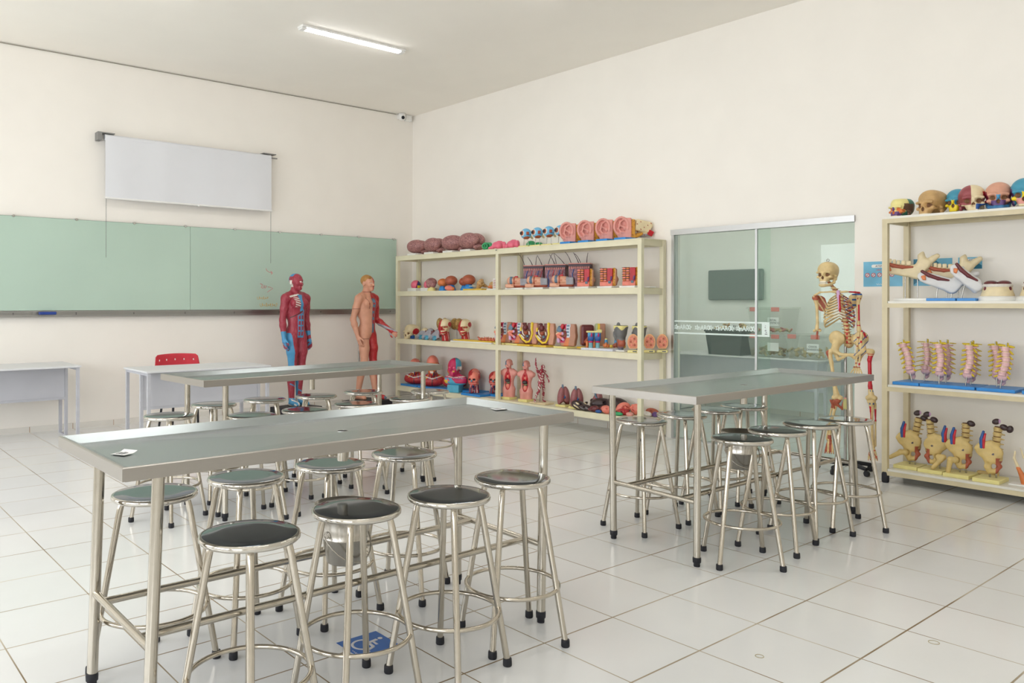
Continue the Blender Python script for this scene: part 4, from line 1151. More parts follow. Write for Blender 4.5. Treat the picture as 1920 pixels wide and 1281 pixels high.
# ================================================================== skulls and heads
def skull(t, mats, s=1., z0=0., reg=None, cut=False, name='skull'):
    """Looks toward -y. Regions: 0 frontal 1 parietal 2 temporal 3 cheek 4 upper jaw 5 teeth 6 occipital 7 nose 8 socket."""
    w = SD(.0045 * max(1, s)); v = lambda x, y, z: (x * s, y * s, z * s + z0)
    r = lambda a: tuple(q * s for q in a)
    w.ell(v(0, .025, .098), r((.071, .090, .068))).ell(v(0, -.025, .108), r((.062, .055, .055)), k=.03 * s).ell(v(0, -.052, .055), r((.046, .040, .046)), k=.02 * s)
    w.ell(v(0, .05, .06), r((.055, .055, .045)), k=.02 * s)
    w.box(v(0, -.066, .022), r((.030, .024, .020)), rd=.012 * s, k=.015 * s)
    for q in (-1, 1):
        w.chain([v(q * .052, -.062, .046), v(q * .064, -.03, .046), v(q * .066, .0, .050)], [.011 * s, .008 * s, .008 * s], k=.012 * s)
        w.cap(v(q * .016, -.086, .086), v(q * .050, -.074, .084), .009 * s, .009 * s, k=.012 * s)
        w.ell(v(q * .054, .018, .030), r((.012, .016, .020)), k=.014 * s)
        w.ell(v(q * .031, -.094, .063), r((.0195, .030, .0175)), (0, 0, q * .2), k=.006 * s, op='s')
        w.ell(v(q * .070, -.035, .060), r((.014, .030, .024)), k=.01 * s, op='s')
    w.cap(v(0, -.092, .078), v(0, -.098, .058), .007 * s, .006 * s, k=.008 * s)
    w.ell(v(0, -.098, .040), r((.0115, .022, .016)), k=.004 * s, op='s')
    w.box(v(0, -.082, .0035), r((.026, .012, .0055)), rd=.004 * s, k=.002)
    if cut: w.box(v(0, 0, .195), r((.2, .2, .045)), op='s', k=.003)
    def rg(X, Y, Z):
        x, y, z = X / s, Y / s, (Z - z0) / s; a = np.abs(x)
        out = sel([(y > -.005, 1), ((a > .050) & (z < .108) & (y > -.045) & (y < .055), 2), ((y > .06) & (z < .09), 6), ((y < -.02) & (z > .045) & (z < .062) & (a > .032), 3), ((y < -.03) & (z < .047) & (a < .05), 4), ((y < -.03) & (z < .047) & (a >= .038) & (a < .075) & (z > .030), 3),
                    ((a < .010) & (y < -.07) & (z < .082) & (z > .03), 7), ((z < .012) & (y < -.06), 5),
                    ((((a - .031) / .018) ** 2 + ((z - .063) / .016) ** 2 < .8) & (y > -.098) & (y < -.06) & (z > .045), 8), (((x / .011) ** 2 + ((z - .040) / .015) ** 2 < .9) & (y < -.055) & (y > -.092), 8)])(len(x))
        return out if reg is None else reg(x, y, z, out)
    return w.build(name, mats, t, rg)
K_sck = P('socket_brown', (120, 84, 56), .6, var=.1)
ZR = LEV2[0]
gs = 'skull models on the beige shelves'
t = item('skull_model', 'small skull painted purple, orange and yellow, leftmost atop the beige shelves', 'skull model', 2.68, 6.93, ZR, gs, -.30); skull(t, [K_base, P('sea_green', (58, 128, 112)), P('olive_brown', (104, 78, 62)), K_org, K_pur, K_crm, P('olive', (122, 112, 72)), K_pur, K_org], .98, cut=True)
t = item('skull_model', 'natural bone coloured skull, second from the left', 'skull model', 2.47, 6.96, ZR, gs, -.28); skull(t, [K_tan, K_tan, K_tan, K_tan, K_tan, K_crm, K_tan, K_tan, K_sck], 1.20)
t = item('skull_model', 'skull with a blue dome and yellow face, third from the left', 'skull model', 2.31, 7.02, ZR, gs, -.05); skull(t, [K_teal, K_teal, K_pur, K_ylw, K_ylw, K_ylw, K_teal, K_ylw, K_sck], 1.05, .02)
t = item('skull_model', 'skull half dark red and half cream with a blue jaw patch', 'skull model', 2.19, 6.93, ZR, gs, .40)
skull(t, [P('dusty_red', (152, 74, 80)), K_crm, K_mred, K_ven, K_crm, K_mred, K_sck, K_wht], 1.22, 0, lambda x, y, z, o: sel([(x > -.012, 1), ((x > .03) & (y > -.06) & (z > .05) & (z < .12), 2), ((z < .045) & (x > .012) & (y < -.03), 3), (o == 8, 6), (o == 5, 7), ((z < .04) & (x < .01) & (y < -.05), 4)])(len(x)))
t = item('skull_model', 'skull with a pink dome, purple cheeks and blue jaw', 'skull model', 2.02, 6.93, ZR, gs, .28); skull(t, [P('peach', (214, 158, 134)), P('peach', (214, 158, 134)), P('wine', (132, 36, 62)), P('peach', (214, 158, 134)), K_pur, K_wht, K_ven, K_blue, K_sck], 1.16, .012)
w = SD(.005); w.chain([(-.062, 0, .035), (-.05, -.07, .018), (-.02, -.108, .012), (.02, -.108, .012), (.05, -.07, .018), (.062, 0, .035)], [.014, .015, .016, .016, .015, .014], k=.01); w.chain([(-.062, 0, .03), (-.07, .02, .06)], .012, k=.008).chain([(.062, 0, .03), (.07, .02, .06)], .012, k=.008); w.build('lower_jaw', P('jaw_blue', (56, 118, 168)), t)
t = item('skull_model', 'skull with a blue dome and bright yellow cheeks at the picture edge', 'skull model', 1.855, 6.93, ZR, gs, .2); skull(t, [K_teal, K_teal, K_pur, K_ylw, K_pink, K_crm, K_teal, K_ylw, K_sck], 1.24, .01)

def head(w, c, s=1., ear=True, hf=True):
    """Adds a human head (1 = life size, chin to crown .225) to the solid w; looks toward -y; c = centre of the skull base."""
    v = lambda x, y, z: (c[0] + x * s, c[1] + y * s, c[2] + z * s); r = lambda *a: tuple(q * s for q in a)
    w.ell(v(0, .012, .062), r(.075, .095, .076), k=.01 * s).ell(v(0, -.035, .035), r(.062, .062, .085), k=.03 * s).ell(v(0, -.045, -.030), r(.048, .052, .046), k=.025 * s)
    w.ell(v(0, -.082, -.058), r(.022, .018, .018), k=.02 * s)
    w.cap(v(0, -.092, .040), v(0, -.113, .006), .008 * s, .013 * s, k=.014 * s)
    for q in (-1, 1):
        w.cap(v(q * .012, -.088, .052), v(q * .045, -.076, .050), .010 * s, .009 * s, k=.016 * s)
        w.ell(v(q * .031, -.100, .033), r(.017, .014, .011), k=.010 * s, op='s')
        w.ell(v(q * .031, -.081, .033), r(.013, .012, .010), k=.003 * s)
        w.ell(v(q * .040, -.068, .002), r(.022, .020, .018), k=.025 * s)
        w.ell(v(q * .012, -.102, .004), r(.008, .010, .007), k=.008 * s)
        if ear: w.ell(v(q * .078, .008, .025), r(.010, .020, .033), (0, 0, q * -.35), k=.010 * s); w.ell(v(q * .086, -.002, .028), r(.006, .010, .017), k=.006 * s, op='s')
    w.cap(v(-.019, -.094, -.030), v(.019, -.094, -.030), .0065 * s, k=.008 * s).cap(v(-.016, -.093, -.040), v(.016, -.093, -.040), .007 * s, k=.008 * s)
    w.cap(v(-.022, -.104, -.0350), v(.022, -.104, -.0350), .0022 * s, k=.003 * s, op='s')

# ================================================================== standing figures
def hand(w, W, d, n, s=1., curl=.35, side=1):
    """Palm, four unequal bent fingers and a thumb; d = along the fingers, n = the way the palm looks, side = where the thumb leaves."""
    d = Vector(d).normalized(); n = Vector(n); n = (n - d * n.dot(d)).normalized(); b = d.cross(n) * side; W = Vector(W)
    p = lambda a, x, c: tuple(W + d * (a * s) + b * (x * s) + n * (c * s))
    w.cap(p(.0, 0, 0), p(.035, 0, .002), .026 * s, .030 * s, k=.012 * s)
    for i in range(4):
        x = .027 - .018 * i; w.cap(p(.03, x * .8, 0), p(.082 - .004 * abs(i - 1.3), x, .004), .0115 * s, .0105 * s, k=.006 * s)
    for i, L in enumerate((.072, .080, .074, .058)):
        x = .028 - .0185 * i; a0 = .085 - .004 * abs(i - 1.3); k1, k2 = curl * .6, curl * 1.5
        q0 = (a0, x, .004); q1 = (a0 + L * .45 * math.cos(k1), x * 1.06, .004 + L * .45 * math.sin(k1))
        q2 = (q1[0] + L * .32 * math.cos(k1 + k2), x * 1.08, q1[2] + L * .32 * math.sin(k1 + k2)); q3 = (q2[0] + L * .23 * math.cos(k1 + k2 * 1.6), x * 1.08, q2[2] + L * .23 * math.sin(k1 + k2 * 1.6))
        w.chain([p(*q0), p(*q1), p(*q2), p(*q3)], [.0092 * s, .0086 * s, .008 * s, .0068 * s], k=.003 * s)
    w.chain([p(.012, .022, .006), p(.045, .050, .016), p(.072, .062, .024), p(.092, .064, .03)], [.014 * s, .0115 * s, .010 * s, .008 * s], k=.006 * s)

def figure(w, s=1., RE=(-.235, .03, 1.09), RW=(-.235, -.02, .845), LE=(.235, .03, 1.09), LW=(.235, -.02, .845), RK=None, LK=None, RA=None, LA=None, HR=None, turn=0., tor=None, curl=.35, slim=1.):
    """A standing man 1.70 tall facing -y, scaled by s: head, neck, trunk, limbs with joints, hands and feet, one continuous surface."""
    v = lambda p: tuple(q * s for q in p)
    A = lambda a, b, r0, r1, k=.03: w.cap(v(a), v(b), r0 * s, r1 * s, k * s)
    E_ = lambda c, r, rot=(0, 0, 0), k=.04: w.ell(v(c), v(r), rot, k * s)
    head(w, v((0, 0, 1.530)) if HR is None else v(HR), s)
    hb = (0, 0, 1.53) if HR is None else HR
    A((0, .018, 1.40), (hb[0], hb[1] + .012, hb[2] - .01), .060, .055, .02)
    E_((0, .012, 1.255), (.158 * slim, .108, .175), k=.03); E_((0, .02, 1.36), (.14, .07, .06), k=.05)
    for q in (-1, 1):
        A((q * .03, .03, 1.43), (q * .135, .022, 1.385), .034, .042, .04)
        A((q * .13, .012, 1.365), (q * .178, .012, 1.352), .062, .060, .03)
        E_((q * .068, -.070, 1.285), (.078, .042, .058), (0, q * -.15, 0), k=.03)
        E_((q * .115, .04, 1.22), (.05, .065, .12), k=.04)
        E_((q * .070, .072, .885), (.080, .070, .085), k=.04)
    E_((0, .0, 1.07), (.136 * slim, .092, .17), k=.05); E_((0, .012, .93), (.140, .098, .105), k=.05)
    RK = RK or (-.100, -.008, .485); LK = LK or (.100, -.008, .485); RA = RA or (-.104, .022, .075); LA = LA or (.104, .022, .075)
    for q, K, An in ((-1, RK, RA), (1, LK, LA)):
        H = (q * .085, .005, .855); m = Vector(H).lerp(Vector(K), .45)
        A(H, tuple(m + Vector((q * .004, -.010, 0))), .082, .072, .04); A(tuple(m + Vector((q * .004, -.010, 0))), K, .072, .052, .03)
        w.ell(v((K[0], K[1] - .028, K[2])), v((.036, .030, .042)), k=.03 * s)
        c = Vector(K).lerp(Vector(An), .30) + Vector((q * .004, .022, 0)); A(K, tuple(c), .052, .056, .03); A(tuple(c), An, .056, .034, .03)
        A(An, (An[0], An[1] + .024, An[2] - .040), .035, .032, .02)
        toe = (An[0] + q * .022, An[1] - .135, An[2] - .047); A((An[0], An[1] - .02, An[2] - .025), toe, .040, .028, .02); A((An[0], An[1] + .02, An[2] - .045), toe, .030, .026, .02)
        for i in range(5): w.cap(v((toe[0] + (i - 2) * .016 * -q, toe[1] + .004 + abs(i - 1) * .008, toe[2])), v((toe[0] + (i - 2) * .018 * -q, toe[1] - .030 + (abs(i - 1)) * .009, toe[2] - .008)), (.0125 if i else .0145) * s, .010 * s, .006 * s)
    for q, E, W in ((-1, RE, RW), (1, LE, LW)):
        S = (q * .186, .012, 1.352); m = Vector(S).lerp(Vector(E), .45)
        A(S, tuple(m), .056, .050, .02); A(tuple(m), E, .050, .040, .02)
        c = Vector(E).lerp(Vector(W), .28); A(E, tuple(c), .041, .044, .02); A(tuple(c), W, .044, .027, .02)
        d = (Vector(W) - Vector(E)).normalized()
        hand(w, v(W), d, Vector((-q, .0, .0)) + Vector((0, -.25, 0)), s, curl, -q if q < 0 else q)
    return w

def fig_base(t, h, sx, sy, py, ptop):
    MB().bbox((-sx, -sy, 0), (sx, sy, h), M_black, .006).build('base_plate', t)
    MB().cyl((0, py, h), (0, py, ptop), .013, K_rod, 14).build('support_pole', t)

# muscle figure
BH = .115
t = thing('anatomical_figure', 'life-size muscle figure in dark red and blue, standing before the green board', 'anatomical figure', (4.975, 9.0, 0), math.radians(12), 'life-size anatomical figures')
w = SD(.0055); figure(w, 1., RE=(-.212, .035, 1.085), RW=(-.220, -.005, .845), LE=(.212, .04, 1.085), LW=(.226, .0, .845), RK=(-.075, -.008, .485), LK=(.075, -.008, .485), RA=(-.06, .022, .075), LA=(.06, .022, .075), HR=(-.022, -.012, 1.53), slim=.94)
def reg1(x, y, z):
    a = np.abs(x); f = y < 0.0
    o = [((z > 1.575) & (y > -.012 - .35 * (z - 1.6)) & (x < .062), 1), ((z > 1.58) & (z < 1.63) & (y > -.02) & (y < .045) & (x < -.055), 0), ((a < .062) & (z > 1.545) & (z < 1.60) & (y > -.045) & (y < -.02) & (x < -.03), 1), ((x < -.062) & (z > 1.50) & (z < 1.58) & (y > -.02) & (y < .04), 2),
         ((a < .012) & (y < -.075) & (z > 1.525) & (z < 1.56), 2), ((((a - .031) / .012) ** 2 + ((z - 1.563) / .008) ** 2 < 1) & (y < -.06), 2), ((a < .02) & (np.abs(z - 1.496) < .008) & (y < -.08), 3),
         # chest: pale ribs on the figure's right, blue breastbone
         ((x < -.02) & (x > -.105) & f & (z > 1.245) & (z < 1.365) & (np.mod(z - 1.245 + .25 * x, .030) < .016) & (y < -.03), 2),
         ((x < -.015) & (x > -.16) & f & (np.abs(z - 1.395 - .18 * (x + .05)) < .011), 2),
         ((a < .022 + .35 * np.maximum(0, z - 1.34) + .9 * np.maximum(0, 1.235 - z) * (x > 0)) & f & (z > 1.19) & (z < 1.40), 1),
         ((np.abs(z - 1.185 - .55 * (x - .0)) < .006) & f & (x < .03) & (x > -.13), 4),
         # the ladder of the belly
         ((a < .050) & f & (z > .86) & (z < 1.165 + .5 * x), 1), ((a < .040) & (a > .010) & f & (z > .88) & (z < 1.150 + .5 * x) & (np.mod(z - .885, .068) < .050), 0),
         # thighs and lower legs
         ((x < -.098 - .12 * np.maximum(z - .62, 0)) & (z < .92) & (z > .38) & (y < .055), 1), ((a < .03) & (z < .50) & (z > .10) & (x > -.0), 1), ((z < .10), 1), ((z < .10) & (np.sin(x * 130) > .2), 2), ((np.sin(z * 36 + x * 20) > .96) & (z < .42) & f, 1),
         # forearms and hands
         ((a > .17) & (z < .94) & (np.sin(z * 50 + y * 30) > -.3), 1), ((a > .17) & (z < .80) & (np.sin(x * 220) > .2), 0)]
    return sel(o)(len(x))
w.build('body', [K_mus, K_blue, K_wht, K_pink, K_drk], t, reg1, (0, 0, BH))
fig_base(t, BH - .012, .26, .22, .14, 1.0)
t.scale = (.93, 1, 1)

# half skin, half muscle figure, its left arm held away
t = thing('anatomical_figure', 'life-size figure with skin on one half and red muscle on the other, fair hair', 'anatomical figure', (6.055, 9.0, 0), math.radians(16), 'life-size anatomical figures')
w = SD(.0055); figure(w, 1., RE=(-.235, .075, 1.08), RW=(-.215, .0, .845), LE=(.225, .02, 1.07), LW=(.300, -.175, .935), RK=(-.092, -.02, .485), LK=(.092, -.03, .485), RA=(-.092, .10, .075), LA=(.095, -.07, .075))
def reg2(x, y, z):
    f = y < -.01
    o = [(x > .004 + .02 * np.sin(z * 22) * (z < 1.42) * (z > .95), 1), ((x > -.008) & (x < .050 - .05 * (1.2 - z)) & f & (z < 1.36) & (z > .90), 2), ((x > .005) & (x < .035) & f & (z > 1.0) & (z < 1.30) & (np.mod(z, .085) < .050), 1),
         ((x > .002) & (z > 1.49) & (np.abs(x) < .2), 1), ((x < -.002) & (z > 1.49) & (y > -.2) & (np.abs(x) < .2), 0), ((np.abs(z - 1.445) < .004) & (np.abs(x) < .09), 4), ((np.abs(x + .105 - .25 * (1.36 - z)) < .0035) & f & (z > 1.22) & (z < 1.37), 4),
         ((np.abs(z - 1.22) < .0035) & (x < -.17) & (x > -.3), 4), ((x > .2) & (z < 1.02) & (np.sin(z * 90 + x * 60) > .1), 3), ((x > .30) & (z < .90), 0),
         ((x > .03) & (z < .42) & (z > .1) & (x < .10), 0), ((x > .03) & (z < .47) & (z > .39), 2), ((x > .03) & (z < .09) & (np.sin(y * 70) > .3), 2), ((np.abs(x + .085) < .012) & (np.abs(z - 1.285) < .010) & (y < -.09), 5),
         ((np.abs(z - .82) < .003) & (x < 0) & (x > -.19), 4), ((((x + .031) / .011) ** 2 + ((z - 1.563) / .006) ** 2 < 1) & (y < -.07), 6), ((x < 0) & (x > -.02) & (np.abs(z - 1.496) < .009) & (y < -.088), 7)]
    return sel(o)(len(x))
w.build('body', [K_skin, K_mred, K_slate, K_lgry, K_liv, K_aub, K_wht, K_sal], t, reg2, (0, 0, BH))
w = SD(.006).ell((0, .016, 1.60), (.080, .098, .078)).box((.10, -.02, 1.6), (.098, .2, .2), k=.004, op='s').box((0, -.125, 1.55), (.2, .055, .074), rot=(-.12, 0, 0), k=.012, op='s').box((0, -.03, 1.50), (.2, .075, .062), k=.012, op='s').box((0, .1, 1.46), (.2, .2, .065), k=.01, op='s').ell((-.035, -.070, 1.640), (.045, .022, .022), (0, .25, .3), k=.015)
w.build('hair', K_hair, t, None, (0, 0, BH))
fig_base(t, BH - .012, .28, .24, .16, .93)
t.scale = (.92, .95, 1)

# ------------------------------------------------------------------ skeleton on its stand
t = thing('skeleton', 'painted skeleton model hanging on a wheeled stand before the glass door', 'skeleton', (6.85, 3.10, 0), math.radians(-66))
B0 = [M_bone, K_red, K_aub, K_ven, M_bonew]
pz = lambda v: EYE - (v - 567.3) * .00445
px = lambda u: (u - 1580) * .00445
sk = Vector((px(1555), -.045, pz(512)))
o = skull(t, [M_bone, M_bone, M_bone, M_bone, M_bone, M_bonew, M_bone, M_bone, K_sck], 1.02, 0); o.location = (sk.x, sk.y, sk.z - .072); o.rotation_euler = (.05, 0, -.42)
w = SD(.005); w.chain([(-.055, .01, .05), (-.052, -.005, .0), (-.036, -.055, -.018), (-.012, -.088, -.020), (.012, -.088, -.020), (.036, -.055, -.018), (.052, -.005, .0), (.055, .01, .05)], [.008, .011, .012, .014, .014, .012, .011, .008], k=.008); w.box((0, -.080, -.004), (.024, .008, .008), rd=.004)
o = w.build('lower_jaw', [M_bone, M_bonew], t, lambda x, y, z: ((z > -.01) & (y < -.07)).astype(int)); o.location = (sk.x, sk.y, sk.z - .074); o.rotation_euler = (.05, 0, -.42)
MB().cyl((sk.x, sk.y, sk.z + .07), (sk.x, sk.y, sk.z + .105), .008, K_rod, 10).torus((sk.x, sk.y, sk.z + .112), .010, .003, K_rod, 14, 6, ax='y').build('hook', t)
# spine
sp = [(px(1566), .0, pz(541)), (px(1574), .03, pz(553)), (px(1580), .055, pz(572)), (px(1583), .05, pz(592)), (px(1586), .02, pz(612)), (px(1588), .03, pz(628)), (px(1590), .06, pz(645))]
def along(pts, n):
    pts = [Vector(p) for p in pts]; L = [0]
    for i in range(1, len(pts)): L.append(L[-1] + (pts[i] - pts[i - 1]).length)
    out = []
    for k in range(n):
        s = L[-1] * k / (n - 1); i = max(j for j in range(len(L)) if L[j] <= s + 1e-9); i = min(i, len(pts) - 2)
        out.append(pts[i].lerp(pts[i + 1], (s - L[i]) / (L[i + 1] - L[i])))
    return out
w = SD(.005); vs = along(sp, 24)
for i, p in enumerate(vs):
    r = .013 + .010 * i / 24
    w.cap(p - Vector((0, 0, .006)), p + Vector((0, 0, .006)), r, k=.004); w.cap(p, p + Vector((0, .04, -.01)), .007, .004, k=.005)
    w.cap(p, p + Vector((.034, .012, .004)), .006, .004, k=.005); w.cap(p, p + Vector((-.034, .012, .004)), .006, .004, k=.005)
w.cap(vs[0], (sk.x, sk.y + .02, sk.z - .06), .013, k=.01)
w.build('spine', B0 + [K_teal], t, lambda x, y, z: sel([((np.mod(z, .033) < .014) & (y < .04) & (z < pz(585)) & (np.abs(x - px(1587)) < .009), 1), ((np.mod(z, .03) < .006), 2), ((x > px(1588)) & (np.sin(z * 160) > .3) & (z > pz(600)), 3)])(len(x)))
# ribs and breastbone
w = SD(.0045); cxr = px(1574)
for i in range(10):
    z = pz(549) - i * .0235; rx = .062 + .052 * math.sin(min(1, (i + 1.2) / 7) * PI / 2) ; ry = rx * .72
    if i > 7: rx *= .96
    for q in (-1, 1):
        pts = []
        end = 1.0 if i < 7 else .80 - .12 * (i - 7)
        for k in range(11):
            a = PI / 2 - q * (PI * end) * k / 10
            u = k / 10; dz = -.075 * math.sin(u * PI * .62) + .03 * max(0, u - .7) * 3
            pts.append((cxr + rx * math.cos(a) + (.004 * q if u > .95 else 0), .018 + ry * math.sin(a), z + dz))
        w.chain(pts, [.0062] * 4 + [.0068] * 3 + [.0062] * 4, k=.004)
w.build('rib_cage', B0, t, lambda x, y, z: sel([((x > cxr + .02) & (np.sin(z * 180 + x * 60) > .45), 2), ((x > cxr + .03) & (np.sin(z * 150 - x * 90) > .72), 3), ((x > cxr + .03) & (np.sin(z * 170 + x * 110) < -.8), 1), ((y < -.06) & (np.abs(x - cxr) < .05), 4)])(len(x)))
w = SD(.0045).chain([(cxr - .008, -.075, pz(546)), (cxr - .004, -.085, pz(556)), (cxr + .004, -.090, pz(577)), (cxr + .006, -.088, pz(583))], [.014, .012, .011, .006], k=.01)
w.build('breastbone', [K_lil, K_red], t, lambda x, y, z: ((x > cxr - .002) & (z < pz(552))).astype(int))
def bone(name, pts, rs, mats=None, reg=None, res=.0048, ends=True, k=.01):
    w = SD(res).chain(pts, rs, k=k)
    return w.build(name, mats or M_bone, t, reg)
for q, S, cl in ((-1, (px(1533), .0, pz(557)), 'c'), (1, (px(1607), .02, pz(553)), 'c')):
    bone('collar_bone', [(cxr + q * .012, -.07, pz(547)), (cxr + q * .05, -.065, pz(546)), (S[0] * .8 + cxr * .2, -.03, pz(547)), (S[0], 0, S[2] + .022)], [.010, .007, .007, .009], [M_bone, K_red], (lambda x, y, z: (x > px(1590)).astype(int)) if q > 0 else (lambda x, y, z: (x > 9).astype(int)))
    w = SD(.005).ell((S[0] - q * .045, .065, S[2] - .05), (.045, .010, .07), (0, q * .25, q * .3)).chain([(S[0] - q * .07, .07, S[2] - .01), (S[0] - q * .02, .06, S[2] + .01), (S[0] + q * .002, .02, S[2] + .016)], [.008, .009, .012], k=.01).ell((S[0] + q * .002, .01, S[2] - .002), (.022, .022, .024), k=.01)
    w.build('shoulder_blade', [K_aub if q < 0 else M_bone, M_bone, K_ven, K_red], t, lambda x, y, z: sel([(np.sin(x * 130 + z * 80) > .72, 1), ((x > px(1595)) & (np.sin(z * 140) > .6), 2)])(len(x)))
RS, REb = (px(1534), -.005, pz(560)), (px(1536), .0, pz(617))
bone('upper_arm_bone', [RS, (px(1536), 0, pz(572)), (px(1537), 0, pz(604)), REb], [.021, .012, .011, .016], [M_bone, K_aub], lambda x, y, z: (z > pz(562)).astype(int))
SD(.0045).ell((px(1532), 0, pz(620)), .013).ell((px(1541), 0, pz(619)), .014, k=.008).build('elbow', [M_bone, K_aub], t, lambda x, y, z: (z > pz(617.5)).astype(int))
bone('forearm_stump', [(px(1537), 0, pz(622)), (px(1536), 0, pz(635))], [.009, .008], K_aub)
LS, LEb, LWr = (px(1607), .02, pz(556)), (px(1607), .01, pz(618)), (px(1602), -.05, pz(683))
bone('upper_arm_bone', [LS, (px(1605), .02, pz(567)), (px(1606), .015, pz(606)), LEb], [.022, .013, .012, .019], B0, lambda x, y, z: sel([((z < pz(570)) & (z > pz(600)) & (x > px(1605)), 1), ((z > pz(560)) & (np.sin(x * 300) > .2), 2), (np.abs(z - pz(609)) < .006, 1)])(len(x)))
bone('forearm_bone', [LEb, (px(1604), -.01, pz(640)), LWr], [.013, .007, .010], B0, lambda x, y, z: (np.sin(z * 90) > .88).astype(int) * 2)
bone('forearm_bone', [(px(1611), .01, pz(620)), (px(1610), -.02, pz(645)), (px(1607), -.05, pz(682))], [.012, .007, .008], B0, lambda x, y, z: (np.sin(z * 70) > .8).astype(int))
w = SD(.0042)
for i in range(6): w.ell((px(1599 + i % 3 * 4), -.055, pz(686 + i // 3 * 2.6)), .009, k=.002)
for i, (x1, x2, L) in enumerate(((1597, 1592, 11), (1600, 1598, 17), (1603, 1603, 19), (1606, 1608, 18), (1609, 1613, 15))):
    a = (px(x1), -.058, pz(690)); m = (px((x1 + x2) / 2), -.062, pz(690 + L * .40)); n_ = (px(x2 * .8 + x1 * .2), -.066, pz(690 + L * .7)); e_ = (px(x2), -.062, pz(690 + L))
    w.chain([a, m], [.0062, .006], k=.002); w.chain([m, n_], [.0058, .0052], k=.001); w.chain([n_, e_], [.005, .004], k=.001)
w.build('hand_bones', B0, t, lambda x, y, z: sel([(z > pz(686.5), 2)])(len(x)))
# pelvis and legs
w = SD(.0055)
for q, hx in ((-1, px(1562)), (1, px(1617))):
    cx0 = px(1590)
    w.ell(((hx * .72 + cx0 * .28), .03, pz(634)), (.064, .022, .064), (.15, q * .25, q * .35), k=.02)
    w.chain([(hx * .8 + cx0 * .2, -.0, pz(648)), (hx * .86 + cx0 * .14, -.01, pz(656)), (hx * .5 + cx0 * .5, -.045, pz(663)), (cx0 + q * .012, -.055, pz(663))], [.022, .024, .011, .012], k=.014)
    w.chain([(hx * .84 + cx0 * .16, .0, pz(659)), (hx * .62 + cx0 * .38, .0, pz(673)), (hx * .34 + cx0 * .66, -.04, pz(669)), (cx0 + q * .012, -.055, pz(664))], [.018, .014, .010, .010], k=.012)
for q, hx in ((-1, px(1562)), (1, px(1617))): w.cap((hx * .70 + px(1590) * .30, .02, pz(640)), (hx * .84 + px(1590) * .16, -.0, pz(655)), .034, .026, k=.02).ell((hx * .80 + px(1590) * .20, .02, pz(627)), (.040, .016, .030), (0, q * .5, q * .35), k=.012)
w.ell((px(1578), .045, pz(634)), (.042, .018, .040), (0, 0, .3), k=.02).ell((px(1602), .045, pz(633)), (.042, .018, .040), (0, 0, -.3), k=.02)
w.ell((px(1590), .065, pz(641)), (.040, .018, .055), (.35, 0, 0), k=.015)
w.build('pelvis', B0, t, lambda x, y, z: sel([((x > px(1604)) & (z > pz(632)) & (np.sin(x * 170 + z * 70) > .1), 1), ((x > px(1598)) & (np.sin(x * 120 - z * 110) > .86), 3)])(len(x)))
RH, RKn, RAn = (px(1561), -.01, pz(658)), (px(1570), -.02, pz(742)), (px(1558), .01, pz(822))
LH, LKn, LAn = (px(1622), -.01, pz(656)), (px(1627), -.03, pz(740)), (px(1629), .0, pz(828))
w = SD(.005).ell(RH, .022).cap(RH, (px(1556), -.005, pz(661)), .014, .018).chain([(px(1557), -.005, pz(661)), (px(1561), -.015, pz(680)), (px(1566), -.02, pz(720)), RKn], [.022, .014, .014, .026], k=.014).ell((px(1566), -.02, pz(745)), (.022, .026, .022), k=.01).ell((px(1576), -.02, pz(745)), (.022, .026, .022), k=.01)
w.build('thigh_bone', B0, t, lambda x, y, z: sel([((x < px(1556)) & (z < pz(655)), 2), (z < pz(748), 2)])(len(x)))
w = SD(.005).ell(LH, .022).cap(LH, (px(1627), -.005, pz(657)), .016, .020).chain([(px(1627), -.005, pz(658)), (px(1624), -.015, pz(672)), (px(1625), -.02, pz(720)), LKn], [.024, .0145, .0145, .024], k=.014).ell((px(1622), -.03, pz(742)), (.022, .026, .022), k=.01).ell((px(1632), -.03, pz(742)), (.022, .026, .022), k=.01)
w.build('thigh_bone', B0, t, lambda x, y, z: sel([((z < pz(664)) & (z > pz(726)), 1), (np.abs(z - pz(661)) < .003, 1), ((np.abs(z - pz(729)) < .008) & (np.sin(x * 320) > .2), 3)])(len(x)))
